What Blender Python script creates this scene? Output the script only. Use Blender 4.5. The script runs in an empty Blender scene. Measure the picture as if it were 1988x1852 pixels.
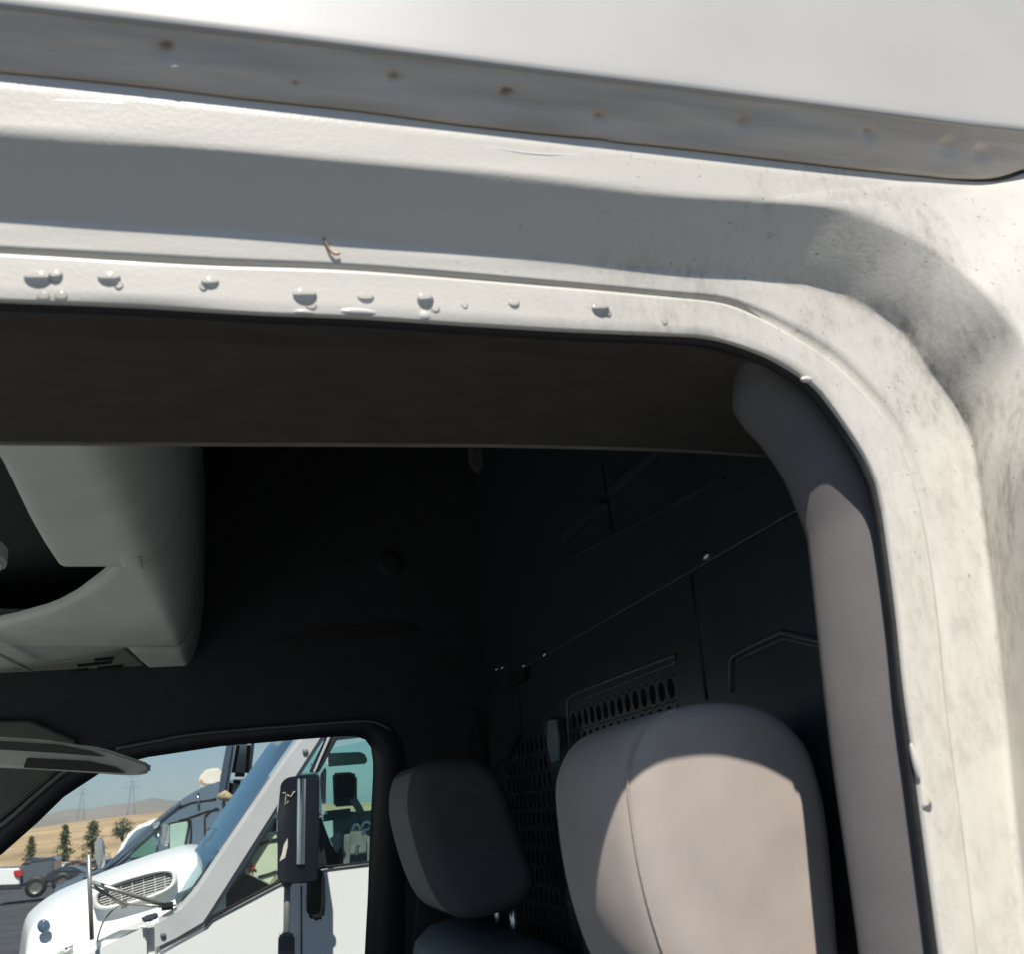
import bpy, bmesh, math, random
from mathutils import Vector, Matrix
random.seed(7)
S = bpy.context.scene
COL = S.collection
# ---------------------------------------------------------------- camera
EYE = 1.85
CAM = Vector((0, 0, EYE))
IW, IH, FPX = 1988.0, 1852.0, 1775.0          # photo units used for measuring
YAW, PITCH, ROLL = math.radians(17.57), math.radians(19.67), math.radians(5.71)
F = Vector((math.sin(YAW)*math.cos(PITCH), math.cos(YAW)*math.cos(PITCH), math.sin(PITCH)))
R0 = Vector((math.cos(YAW), -math.sin(YAW), 0)); U0 = R0.cross(F)
RC = R0*math.cos(ROLL) - U0*math.sin(ROLL); UC = R0*math.sin(ROLL) + U0*math.cos(ROLL)
cd = bpy.data.cameras.new('camera'); cam = bpy.data.objects.new('camera', cd); COL.objects.link(cam)
M = Matrix((RC, UC, -F)).transposed().to_4x4(); M.translation = CAM
cam.matrix_world = M
cd.sensor_fit = 'HORIZONTAL'; cd.sensor_width = 36; cd.lens = FPX/IW*36
cd.clip_start = 0.01; cd.clip_end = 30000
cd.dof.use_dof = True; cd.dof.focus_distance = 1.7; cd.dof.aperture_fstop = 10.0
S.camera = cam
# ---------------------------------------------------------------- sky, sun, exposure
LDIR = Vector((0.22, 1.0, -1.64)).normalized()
SUN_EL = math.asin(-LDIR.z); SUN_AZ = math.atan2(-LDIR.x, -LDIR.y)
w = bpy.data.worlds.new('World'); S.world = w; w.use_nodes = True
nt = w.node_tree; bg = nt.nodes['Background']
sky = nt.nodes.new('ShaderNodeTexSky'); sky.sky_type = 'NISHITA'; sky.sun_disc = False
sky.sun_elevation = SUN_EL; sky.sun_rotation = SUN_AZ % (2*math.pi)
sky.air_density = 1.0; sky.dust_density = 0.0; sky.ozone_density = 2.0
tint = nt.nodes.new('ShaderNodeMix'); tint.data_type = 'RGBA'; tint.blend_type = 'MULTIPLY'; tint.inputs[0].default_value = 1
tint.inputs[7].default_value = (1.03, 1.0, 1.05, 1)      # the clear blue of the afternoon sky, all round
nt.links.new(sky.outputs[0], tint.inputs[6]); nt.links.new(tint.outputs[2], bg.inputs[0]); bg.inputs[1].default_value = 0.05
sd = bpy.data.lights.new('sun', 'SUN'); sd.energy = 4.3; sd.angle = math.radians(0.5); sd.color = (1, 0.955, 0.885)
so = bpy.data.objects.new('sun', sd); COL.objects.link(so)
so.rotation_euler = LDIR.to_track_quat('-Z', 'Y').to_euler(); so.location = (-5, -9, 12)
S.view_settings.view_transform = 'Standard'; S.view_settings.look = 'None'
S.view_settings.exposure = 0.5; S.view_settings.gamma = 1

# ---------------------------------------------------------------- helpers
def ray(x, y):
    return (F*FPX + RC*(x-IW/2) - UC*(y-IH/2)).normalized()
def pl(x, y, p, n):
    d = ray(x, y); return CAM + d*((p-CAM).dot(n)/d.dot(n))
def PY(x, y, Y): return pl(x, y, Vector((0, Y, 0)), Vector((0, 1, 0)))
def PX(x, y, X): return pl(x, y, Vector((X, 0, 0)), Vector((1, 0, 0)))
def PZ(x, y, Z): return pl(x, y, Vector((0, 0, EYE+Z)), Vector((0, 0, 1)))
SIDE_K = 0.0
def PS(x, y, Y):      # driver's side of the body: leans inwards going up
    return pl(x, y, Vector((0, Y, EYE+0.4)), Vector((0, 1, -SIDE_K)))
WALL_Y, WALL_K = 2.16, 0.20
WN = Vector((0, 1, WALL_K))
def PW(x, y, d=0.0):  # passenger side wall, leaning inwards going up
    return pl(x, y, Vector((0, WALL_Y+d, EYE)), WN)
MATS = {}
def mat(name, col, rough=0.5, metal=0.0, coat=0.0, var=0.0, scale=20.0, bump=0.0, bscale=200.0, spec=0.5, col2=None, stretch=None, detail=4.0):
    m = bpy.data.materials.new(name); m.use_nodes = True; n = m.node_tree.nodes; l = m.node_tree.links
    b = n['Principled BSDF']
    b.inputs['Base Color'].default_value = (*col, 1); b.inputs['Roughness'].default_value = rough
    b.inputs['Metallic'].default_value = metal; b.inputs['Coat Weight'].default_value = coat
    b.inputs['Coat Roughness'].default_value = 0.08; b.inputs['Specular IOR Level'].default_value = spec
    geo = n.new('ShaderNodeNewGeometry'); vec = geo.outputs['Position']
    if stretch:
        mp = n.new('ShaderNodeMapping'); mp.inputs['Scale'].default_value = stretch
        l.new(vec, mp.inputs[0]); vec = mp.outputs[0]
    if var or col2:
        t = n.new('ShaderNodeTexNoise'); t.inputs['Scale'].default_value = scale; t.inputs['Detail'].default_value = detail
        l.new(vec, t.inputs['Vector'])
        r = n.new('ShaderNodeValToRGB'); r.color_ramp.elements[0].position = 0.3; r.color_ramp.elements[1].position = 0.7
        c2 = col2 if col2 else tuple(c*(1-var) for c in col)
        r.color_ramp.elements[0].color = (*c2, 1); r.color_ramp.elements[1].color = (*[min(1, c*(1+var*0.4)) for c in col], 1)
        l.new(t.outputs[0], r.inputs[0]); l.new(r.outputs[0], b.inputs['Base Color'])
        mr = n.new('ShaderNodeMapRange'); mr.inputs[3].default_value = rough*0.85; mr.inputs[4].default_value = min(1, rough*1.15)
        l.new(t.outputs[0], mr.inputs[0]); l.new(mr.outputs[0], b.inputs['Roughness'])
    if bump:
        t2 = n.new('ShaderNodeTexNoise'); t2.inputs['Scale'].default_value = bscale; t2.inputs['Detail'].default_value = 3
        l.new(vec, t2.inputs['Vector'])
        bp = n.new('ShaderNodeBump'); bp.inputs['Strength'].default_value = bump; bp.inputs['Distance'].default_value = 0.002
        l.new(t2.outputs[0], bp.inputs['Height']); l.new(bp.outputs[0], b.inputs['Normal'])
    MATS[name] = m; return m
def glass(name, tint, refl=0.06, tintmix=1.0):
    m = bpy.data.materials.new(name); m.use_nodes = True; n = m.node_tree.nodes; l = m.node_tree.links
    n.remove(n['Principled BSDF'])
    tr = n.new('ShaderNodeBsdfTransparent'); tr.inputs[0].default_value = (*tint, 1)
    gl = n.new('ShaderNodeBsdfGlossy'); gl.inputs['Roughness'].default_value = 0.02; gl.inputs['Color'].default_value = (.72, .92, 1, 1) if refl > 1 else (1, 1, 1, 1)
    fr = n.new('ShaderNodeFresnel'); fr.inputs[0].default_value = refl if refl > 1 else 1.45
    mx = n.new('ShaderNodeMixShader'); l.new(fr.outputs[0], mx.inputs[0]); l.new(tr.outputs[0], mx.inputs[1]); l.new(gl.outputs[0], mx.inputs[2])
    l.new(mx.outputs[0], n['Material Output'].inputs[0]); MATS[name] = m; return m

def link(o, parent=None):
    COL.objects.link(o)
    if parent: o.parent = parent
    return o
def mesh(name, verts, faces, m, parent=None, smooth=True, world=True):
    me = bpy.data.meshes.new(name); vs = [Vector(v) for v in verts]
    if parent is not None and world:
        off = world_loc(parent); vs = [v-off for v in vs]
    me.from_pydata([tuple(v) for v in vs], [], faces); me.materials.append(m)
    bm = bmesh.new(); bm.from_mesh(me); bmesh.ops.recalc_face_normals(bm, faces=bm.faces); bm.to_mesh(me); bm.free()
    if smooth:
        me.polygons.foreach_set('use_smooth', [True]*len(me.polygons))
    o = bpy.data.objects.new(name, me); return link(o, parent)
def world_loc(o):
    v = Vector(o.location); p = o.parent
    while p: v += p.location; p = p.parent
    return v
def thing(name, label, cat, loc, group=None):
    o = bpy.data.objects.new(name, None); o.location = loc; o.empty_display_size = 0.1; COL.objects.link(o)
    tag(o, label, cat, group); return o
def tag(o, label, cat, group=None):
    o['label'] = label; o['category'] = cat
    if group: o['group'] = group
    return o
def struct(o, kind='structure'):
    o['kind'] = kind; return o
def catmull(pts, n):
    """n+1 points spaced evenly along a smooth curve through pts"""
    dim = len(pts[0]); P_ = [Vector(p) for p in pts]
    if len(P_) == 2: return [P_[0].lerp(P_[1], i/n) for i in range(n+1)]
    ext = [P_[0]*2-P_[1]] + P_ + [P_[-1]*2-P_[-2]]
    dense = []
    for i in range(1, len(ext)-2):
        a, b, c, d = ext[i-1:i+3]
        for k in range(12):
            t = k/12
            dense.append(0.5*((2*b)+(c-a)*t+(2*a-5*b+4*c-d)*t*t+(3*b-a-3*c+d)*t**3))
    dense.append(P_[-1])
    L = [0]
    for i in range(1, len(dense)): L.append(L[-1]+(dense[i]-dense[i-1]).length)
    out = []; j = 0
    for i in range(n+1):
        s = L[-1]*i/n
        while j < len(L)-2 and L[j+1] < s: j += 1
        t = (s-L[j])/max(1e-9, L[j+1]-L[j]); out.append(dense[j].lerp(dense[j+1], min(1, max(0, t))))
    return out
def grid(name, rows, m, parent=None, close=False, smooth=True):
    nr, nc = len(rows), len(rows[0]); v = [p for r in rows for p in r]; f = []
    for i in range(nr-1):
        for j in range(nc if close else nc-1):
            k = (j+1) % nc; f.append((i*nc+j, i*nc+k, (i+1)*nc+k, (i+1)*nc+j))
    return mesh(name, v, f, m, parent, smooth)
def tube(name, pts, r, m, parent=None, seg=8, flat=1.0):
    pts = [Vector(p) for p in pts]; rows = []; up = Vector((0.123, 0.21, 1)).normalized()
    for i, p in enumerate(pts):
        t = (pts[min(i+1, len(pts)-1)]-pts[max(i-1, 0)]).normalized()
        a = t.cross(up).normalized(); b = a.cross(t)
        rr = r[i] if isinstance(r, (list, tuple)) else r
        rows.append([p+a*rr*math.cos(2*math.pi*k/seg)+b*rr*flat*math.sin(2*math.pi*k/seg) for k in range(seg)])
    nc = seg; v = [p for q in rows for p in q]; f = []
    for i in range(len(rows)-1):
        for j in range(nc):
            k = (j+1) % nc; f.append((i*nc+j, i*nc+k, (i+1)*nc+k, (i+1)*nc+j))
    f.append(tuple(range(nc))); f.append(tuple(range((len(rows)-1)*nc, len(rows)*nc)))
    return mesh(name, v, f, m, parent)
def solid(name, pts, ext, m, parent=None, bev=0.0, seg=2, smooth=True):
    """prism: polygon pts (3D) extruded by ext, edges rounded"""
    n = len(pts); pts = [Vector(p) for p in pts]; ext = Vector(ext)
    v = pts+[p+ext for p in pts]
    f = [tuple(range(n)), tuple(range(2*n-1, n-1, -1))]+[(i, (i+1) % n, n+(i+1) % n, n+i) for i in range(n)]
    o = mesh(name, v, f, m, parent, smooth=False)
    if bev:
        bm = bmesh.new(); bm.from_mesh(o.data)
        bmesh.ops.bevel(bm, geom=list(bm.edges), offset=bev, segments=seg, affect='EDGES', clamp_overlap=True)
        bm.to_mesh(o.data); bm.free()
        if smooth:
            o.data.polygons.foreach_set('use_smooth', [True]*len(o.data.polygons))
            o.data.set_sharp_from_angle(angle=math.radians(50))
    return o
def box(name, c, s, m, parent=None, bev=0.0, seg=2):
    x, y, z = c; a, b, d = s[0]/2, s[1]/2, s[2]/2
    return solid(name, [(x-a, y-b, z-d), (x+a, y-b, z-d), (x+a, y+b, z-d), (x-a, y+b, z-d)], (0, 0, s[2]), m, parent, bev, seg)
def ring(name, loops, m, parent=None, smooth=True, cap=False):
    nc = len(loops[0]); v = [p for r in loops for p in r]; f = []
    for i in range(len(loops)-1):
        for j in range(nc):
            k = (j+1) % nc; f.append((i*nc+j, i*nc+k, (i+1)*nc+k, (i+1)*nc+j))
    if cap: f.append(tuple(range(nc))); f.append(tuple(range((len(loops)-1)*nc, len(loops)*nc)))
    return mesh(name, v, f, m, parent, smooth)
def resample_closed(pts, n):
    P_ = [Vector(p) for p in pts]; L = [0]
    for i in range(len(P_)): L.append(L[-1]+(P_[(i+1) % len(P_)]-P_[i]).length)
    out = []; j = 0
    for i in range(n):
        s = L[-1]*i/n
        while L[j+1] < s: j += 1
        t = (s-L[j])/max(1e-9, L[j+1]-L[j]); out.append(P_[j].lerp(P_[(j+1) % len(P_)], t))
    return out

# ---------------------------------------------------------------- materials
def paint_mat():
    m = mat('white_paint', (0.715, 0.68, 0.61), 0.33, coat=0.25)
    n = m.node_tree.nodes; l = m.node_tree.links; b = n['Principled BSDF']
    geo = n.new('ShaderNodeNewGeometry')
    def noise(scale, detail, rough=0.6, stretch=(1, 1, 1), loc=(0, 0, 0)):
        mp = n.new('ShaderNodeMapping'); mp.inputs['Scale'].default_value = stretch; mp.inputs['Location'].default_value = loc
        l.new(geo.outputs['Position'], mp.inputs[0])
        t = n.new('ShaderNodeTexNoise'); t.inputs['Scale'].default_value = scale; t.inputs['Detail'].default_value = detail
        t.inputs['Roughness'].default_value = rough; l.new(mp.outputs[0], t.inputs['Vector']); return t.outputs[0]
    def mrange(s, a, b_, c=0.0, d=1.0):
        r = n.new('ShaderNodeMapRange'); r.interpolation_type = 'SMOOTHSTEP'
        for i, v in zip((1, 2, 3, 4), (a, b_, c, d)): r.inputs[i].default_value = v
        l.new(s, r.inputs[0]); return r.outputs[0]
    def math_(op, a, c):
        r = n.new('ShaderNodeMath'); r.operation = op
        for i, v in ((0, a), (1, c)):
            if isinstance(v, (int, float)): r.inputs[i].default_value = v
            else: l.new(v, r.inputs[i])
        r.use_clamp = True; return r.outputs[0]
    # grime collects round the corner of the opening: nearness to the corner times noise
    dist = n.new('ShaderNodeVectorMath'); dist.operation = 'DISTANCE'; l.new(geo.outputs['Position'], dist.inputs[0])
    dist.inputs[1].default_value = tuple(CORNER)
    near = mrange(dist.outputs['Value'], 0.30, 0.03)
    smear = mrange(noise(16, 6, 0.65, (1, 1, 0.6)), 0.44, 0.66)
    fine = mrange(noise(120, 5, 0.7, (1, 1, 0.5)), 0.42, 0.70)
    film = math_('MULTIPLY', near, math_('MULTIPLY', math_('ADD', smear, 0.25), math_('ADD', math_('MULTIPLY', fine, 0.7), 0.25)))
    near2 = mrange(dist.outputs['Value'], 0.50, 0.12, 0.12, 1.0)
    specks = math_('MULTIPLY', mrange(noise(210, 2, 0.5, (1, 1, 1), (3, 1, 7)), 0.685, 0.75), near2)
    blot = math_('MULTIPLY', mrange(noise(70, 3, 0.6, (1, 1, 1), (9, 4, 2)), 0.62, 0.78), near2)
    at = n.new('ShaderNodeAttribute'); at.attribute_name = 'grime'
    clump = mrange(noise(34, 7, 0.72, (1, 1, 0.55), (5, 2, 8)), 0.36, 0.66)
    rub = mrange(noise(150, 4, 0.7, (1, 1, 0.35), (1, 6, 3)), 0.30, 0.72)
    grim = math_('MULTIPLY', at.outputs['Fac'], math_('MULTIPLY', math_('ADD', clump, 0.12), math_('ADD', math_('MULTIPLY', rub, 0.75), 0.2)))
    film = math_('MAXIMUM', math_('MULTIPLY', film, 0.8), grim)
    d = math_('MAXIMUM', math_('MULTIPLY', film, 0.80), math_('MAXIMUM', math_('MULTIPLY', specks, 0.8), math_('MULTIPLY', blot, 0.30)))
    mx = n.new('ShaderNodeMix'); mx.data_type = 'RGBA'
    l.new(d, mx.inputs[0]); mx.inputs[6].default_value = (0.715, 0.68, 0.61, 1); mx.inputs[7].default_value = (0.20, 0.165, 0.13, 1)
    l.new(mx.outputs[2], b.inputs['Base Color'])
    rr = mrange(d, 0, 0.6, 0.33, 0.7); l.new(rr, b.inputs['Roughness'])
    bp = n.new('ShaderNodeBump'); bp.inputs['Strength'].default_value = 0.12; bp.inputs['Distance'].default_value = 0.002
    l.new(noise(260, 3), bp.inputs['Height']); l.new(bp.outputs[0], b.inputs['Normal'])
    return m
CORNER = PS(1790, 640, 0.58)
PAINT = paint_mat()
PANEL = mat('roof_paint', (0.50, 0.488, 0.47), 0.50, coat=0.05, var=0.03, scale=9, bump=0.05, bscale=500)
SEALER = mat('seam_sealer', (0.72, 0.645, 0.56), 0.45, var=0.22, scale=30, bump=0.25, bscale=150, stretch=(0.25, 1, 3))
BEAD = mat('bead_paint', (0.82, 0.80, 0.75), 0.3, coat=0.3, var=0.05, scale=60)
RUBBER = mat('black_rubber', (0.018, 0.017, 0.019), 0.55, var=0.3, scale=60, bump=0.2)
RAILM = mat('rail_felt', (0.085, 0.078, 0.072), 0.85, var=0.25, scale=70, bump=0.6, bscale=900, stretch=(0.4, 1, 1))
TRIM = mat('pillar_plastic', (0.15, 0.138, 0.138), 0.62, var=0.12, scale=14, bump=0.3, bscale=1400)
LINER = mat('dark_liner', (0.035, 0.037, 0.042), 0.75, var=0.25, scale=25, bump=0.3, bscale=600)
SHELFM = mat('shelf_plastic', (0.80, 0.83, 0.78), 0.6, var=0.10, scale=10, bump=0.2, bscale=900)
PARTM = mat('partition_paint', (0.040, 0.047, 0.055), 0.32, var=0.2, scale=18, bump=0.12, bscale=700)
PARTE = mat('partition_edge', (0.10, 0.115, 0.12), 0.3, var=0.2, scale=40)
STEEL = mat('bright_steel', (0.6, 0.6, 0.58), 0.25, metal=1.0, var=0.1, scale=60)
SEATM = mat('seat_fabric', (0.50, 0.43, 0.385), 0.9, var=0.13, scale=14, bump=0.35, bscale=2600, detail=8)
SEATD = mat('seat_fabric_grey', (0.10, 0.102, 0.105), 0.85, var=0.15, scale=40, bump=0.5, bscale=1500)
THREAD = mat('seam_thread', (0.42, 0.37, 0.33), 0.8, var=0.2, scale=300)
WGLASS = glass('van_glass', (0.93, 0.97, 0.95))
WSHIELD = glass('windshield_glass', (0.97, 0.985, 0.975))

# ================================================================ VAN
van = thing('cargo_van', 'white cargo van seen from its open front doorway, grimy jamb around a dark cab', 'van', (0.45, 1.3, 0))
VL = Vector(van.location)
NT, NCN, NP = 160, 130, 90        # samples on top run, corner and pillar run
def contour(top, cor, pil, Y=0.0, px=False):
    p0, p1 = top[1], min(top[2:], key=lambda q: abs(q[0]-388)); sl = (p1[1]-p0[1])/(p1[0]-p0[0])   # carry on straight towards the front
    top = [(x, p0[1]+sl*(x-p0[0])) for x in (-900, -700, -500, -300, -120)]+list(top[1:])
    a = catmull([Vector((*p, 0)) for p in top], NT); b = catmull([Vector((*p, 0)) for p in cor], NCN); c = catmull([Vector((*p, 0)) for p in pil], NP)
    pts = a+b[1:]+c[1:]
    if px: return pts
    return [PS(p.x, p.y, Y) for i, p in enumerate(pts)]
def place(pts, Ys): return [PY(p.x, p.y, y) for p, y in zip(pts, Ys)]
def step_out(base, pts, t0, t1, passes=40):
    """depths of the next contour: the soffit over the doorway just turns away from the sun (t0)
    and becomes the grazing side of the jamb round the corner and down the pillar (t1)"""
    Ys = []; N_ = len(base)
    for i in range(N_):
        T = base[min(i+4, N_-1)]-base[max(i-4, 0)]; k = min(1, max(0, (i-NT-NCN*.25)/(NCN*.7))); k = k*k*(3-2*k); tgt = t0+(t1-t0)*k
        best = None; y = base[i].y-.006
        while y > .38:
            P3 = PY(pts[i].x, pts[i].y, y); n_ = T.cross(P3-base[i]).normalized()
            if n_.dot(CAM-base[i]) < 0: n_ = -n_
            nl = -n_.dot(LDIR); e_ = abs(nl-tgt)
            if best is None or e_ < best[0]: best = (e_, y)
            y -= .0015
        Ys.append(best[1])
    lo, hi = 50, NT-6; n_ = hi-lo; sx = sum(range(lo, hi)); sy = sum(Ys[lo:hi]); sxx = sum(i*i for i in range(lo, hi)); sxy = sum(i*Ys[i] for i in range(lo, hi))
    m_ = (n_*sxy-sx*sy)/(n_*sxx-sx*sx); c_ = (sy-m_*sx)/n_
    for i in range(NT): Ys[i] = c_+m_*i
    for _ in range(passes): Ys = [Ys[0]]+[(a+2*b_+c2_)/4 for a, b_, c2_ in zip(Ys, Ys[1:], Ys[2:])]+[Ys[-1]]
    return Ys
c0 = dict(top=[(-120, 576), (0, 582), (250, 592), (500, 607), (700, 615), (900, 628), (1100, 640), (1293, 648)],
          cor=[(1293, 648), (1360, 652), (1419, 664), (1494, 692), (1559, 730), (1591, 756), (1616, 787), (1652, 838), (1684, 891), (1706, 942), (1718, 988)],
          pil=[(1718, 988), (1729, 1060), (1748, 1204), (1762, 1340), (1779, 1462), (1793, 1567), (1814, 1724), (1831, 1852), (1852, 2000), (1880, 2200)])
c1 = dict(top=[(-120, 481), (0, 486), (388, 508), (694, 520), (1083, 551), (1293, 571)],
          cor=[(1293, 571), (1401, 583), (1472, 611), (1544, 651), (1602, 687), (1652, 730), (1705, 787), (1741, 841), (1766, 898), (1788, 970)],
          pil=[(1788, 970), (1806, 1060), (1824, 1185), (1845, 1400), (1872, 1600), (1902, 1852), (1922, 2000), (1950, 2200)])
c2 = dict(top=[(-120, 415), (0, 422), (388, 443), (694, 467), (1083, 504), (1312, 525)],
          cor=[(1312, 525), (1491, 540), (1600, 560), (1670, 591), (1742, 640), (1795, 712), (1849, 784), (1880, 845), (1897, 934), (1908, 1010)],
          pil=[(1908, 1010), (1925, 1150), (1948, 1350), (1972, 1600), (2000, 1852), (2018, 2000), (2045, 2200)])
c3 = dict(top=[(-120, 245), (0, 252), (388, 284), (772, 318), (1083, 349), (1312, 376), (1466, 386)],
          cor=[(1466, 386), (1616, 399), (1688, 416), (1778, 455), (1850, 502), (1921, 566), (1975, 631), (2022, 710), (2050, 800), (2068, 930)],
          pil=[(2068, 930), (2085, 1100), (2105, 1350), (2130, 1600), (2160, 1852), (2178, 2000), (2205, 2200)])
c4 = dict(top=[(-120, 128), (0, 143), (155, 158), (330, 177), (466, 194), (694, 219), (888, 245), (1083, 266), (1165, 273), (1199, 279), (1312, 291), (1491, 312), (1670, 333), (1796, 346)],
          cor=[(1796, 346), (1860, 352), (1925, 352), (1960, 345), (1990, 335), (2040, 330), (2110, 350), (2180, 420), (2240, 560)],
          pil=[(2240, 560), (2280, 800), (2310, 1100), (2340, 1500), (2370, 1852), (2400, 2200)])
Y0, Y1, Y2 = 0.600, 0.5985, 0.5955
Y3 = 0.553; Y4 = 0.550
K0 = contour(**c0, Y=Y0); K1 = contour(**c1, Y=Y1); K2 = contour(**c2, Y=Y2); 
Q3 = contour(**c3, px=True); Q4 = contour(**c4, px=True)
YS3 = step_out(K2, Q3, -0.03, 0.05, 160); K3 = place(Q3, YS3); YS4 = [y-.003 for y in YS3]; K4 = place(Q4, YS4)
def mixr(A, B, t): return [a.lerp(b, t) for a, b in zip(A, B)]
def soft(A, C, B, ta, tb):      # rounded edge at contour C between A and B
    q1 = mixr(C, A, ta); q2 = mixr(C, B, tb)
    return [q1, [0.25*a+0.5*c+0.25*b for a, c, b in zip(q1, C, q2)], q2]
def shift(A, v): v = Vector(v); return [a+v for a in A]
# groove between flange and jamb
g_lo = mixr(K1, K0, 0.06); g_hi = mixr(K1, K2, 0.10)
g_in = shift(K1, (0.0, 0.008, 0.0))
edge_in = shift(K0, (0, 0.010, 0.004))
rows = [shift(mixr(K0, K1, 0.25), (0, 0.012, 0)), edge_in, shift(K0, (0, 0.0035, 0)), shift(mixr(K0, K1, 0.02), (0, 0.0007, 0)), mixr(K0, K1, 0.05), mixr(K0, K1, 0.3), mixr(K0, K1, 0.62),
        mixr(K1, K0, 0.12), g_lo, g_in, g_hi, mixr(K1, K2, 0.22), mixr(K1, K2, 0.5), mixr(K1, K2, 0.82)]
rows += soft(K1, K2, K3, 0.12, 0.025) + [mixr(K2, K3, 0.05), mixr(K2, K3, 0.12), mixr(K2, K3, 0.3), mixr(K2, K3, 0.6), mixr(K2, K3, 0.85), mixr(K2, K3, 0.92)] + soft(K2, K3, K4, 0.04, 0.10) + [mixr(K3, K4, 0.16)] + [mixr(K3, K4, 0.45), mixr(K3, K4, 0.7), K4, [p+(q-p)*0.22+Vector((0, 0.006, 0)) for p, q in zip(K4, [2*a-b for a, b in zip(K4, K3)])]]
# small unevenness of the pressed and painted sheet
random.seed(3)
ph = [random.uniform(0, 6.28) for _ in range(12)]
for i, r in enumerate(rows[3:]):
    for j, p in enumerate(r):
        s = j*0.07
        r[j] = p + Vector((0, 0.00009*(math.sin(s*1.3+ph[i % 12])+math.sin(s*2.9+ph[(i*5+1) % 12])*0.6), 0.0002*math.sin(s*2.1+ph[(i*3) % 12])))
frame = grid('door_frame', rows, PAINT, van)
ga = frame.data.attributes.new('grime', 'FLOAT', 'POINT'); nc_ = len(rows[0]); i2 = 15
gv = []
for i in range(len(rows)):
    for j in range(nc_):
        cn = math.exp(-((j-(NT+NCN*.62))/(NCN*.36))**2); pilw = min(1, max(0, (j-NT-NCN*.8)/40)); tl = math.exp(-((j-(NT+4))/20)**2)
        fold = math.exp(-((i-i2-1.5)/2.2)**2)+(1.2*math.exp(-((j-(NT+NCN*.9))/(NCN*.35))**2) if 17 <= i <= 22 else 0); innr = 1.0 if 4 <= i <= i2 else 0.0
        gv.append(min(1, cn*(1.0*fold+.42*innr)+pilw*(.55*fold*math.exp(-max(0, j-NT-NCN)/35)+.42*innr)+tl*.5*(innr+fold)))
ga.data.foreach_set('value', gv)
# dents along the bottom edge of the flange come with paint blobs
def ellipsoid(name, c, axes, m, parent, nu=14, nv=8, dome=False):
    v = []; f = []
    if dome:            # only the outward half
        rows_ = [[Vector(c)+Vector((axes[0]*math.sin(th)*math.cos(a), axes[1]*math.sin(th)*math.sin(a), axes[2]*math.cos(th))) for a in [math.pi+math.pi*j/nu for j in range(nu+1)]] for th in [math.pi*(i+.02)/(nv+.04) for i in range(nv+1)]]
        return grid(name, rows_, m, parent)
    for i in range(nv+1):
        th = math.pi*i/nv
        for j in range(nu):
            a = 2*math.pi*j/nu; v.append(Vector(c)+Vector((axes[0]*math.sin(th)*math.cos(a), axes[1]*math.sin(th)*math.sin(a), axes[2]*math.cos(th))))
    for i in range(nv):
        for j in range(nu):
            k = (j+1) % nu; f.append((i*nu+j, i*nu+k, (i+1)*nu+k, (i+1)*nu+j))
    return mesh(name, v, f, m, parent)
GLOSSW = mat('glossy_paint_blob', (0.72, 0.69, 0.63), 0.10, coat=1.0, var=0.06, scale=90)
WATER = glass('water_drop', (.985, .98, .97)); WATER.node_tree.nodes['Fresnel'].inputs[0].default_value = 1.33; WATER.node_tree.nodes['Glossy BSDF'].inputs['Roughness'].default_value = .07
for (x, y, rx, rz) in [(74, 540, .0085, .007), (108, 536, .0045, .006), (84, 572, .004, .004), (118, 572, .004, .004), (212, 540, .0072, .006), (408, 548, .006, .0055), (592, 573, .0085, .0075), (710, 575, .006, .0045), (826, 582, .0062, .0075),
                       (230, 552, .003, .003), (395, 556, .0028, .003), (604, 590, .004, .003), (845, 596, .0035, .003), (902, 590, .0025, .0025), (1180, 607, .003, .003), (1290, 622, .0025, .0025), (998, 588, .0045, .004), (1166, 600, .0075, .007), (1800, 1560, .0035, .005), (2000, 610, .004, .007)]:
    ellipsoid('water_drop', (PS(x, y, 0.5992) if x < 1990 else PY(x, y, YS3[NT+20])), (rx*1.05, 0.0017, rz*.95), WATER, frame, dome=True)
for (x, y, rx, rz) in [(696, 603, .015, .0034), (825, 610, .0045, .005), (590, 604, .008, .0025), (1568, 734, .006, .003), (1780, 1480, .002, .014)]:
    ellipsoid('paint_drip', PS(x, y, Y0-.001)+Vector((0, 0.002, 0)), (rx, 0.003, rz), GLOSSW, frame)

# drip seam above the opening: dimpled grey sealer under the roof panel edge
t5 = [(-120, -9), (0, 6), (388, 52), (772, 99), (1083, 138), (1312, 167), (1466, 187), (1670, 213), (1796, 229)]
k5 = dict(top=t5, cor=[(1796, 229), (1880, 240), (1988, 252), (2060, 262), (2130, 285), (2200, 350), (2250, 460), (2290, 560)], pil=[(2290, 560), (2330, 800), (2360, 1100), (2390, 1500), (2420, 1852), (2450, 2200)])
Y5 = 0.5180
Q5 = contour(**k5, px=True)
Q4g = [p+Vector((0, -11, 0)) for p in Q4]; K4g = place(Q4g, [y-.0035 for y in YS4])
YS5 = step_out(K4g, Q5, -0.07, -0.02, 200); YS5 = YS5[:NT]+[YS5[NT-1]+(YS5[NT-1]-YS5[NT-2])*(i-NT+1)*.3 for i in range(NT, len(YS5))]; K5 = place(Q5, YS5)
def dense(A, B, n): return [mixr(A, B, i/n) for i in range(n+1)]
srows = dense(shift(K5, (0, 0.004, 0.0)), K4g, 26)
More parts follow.
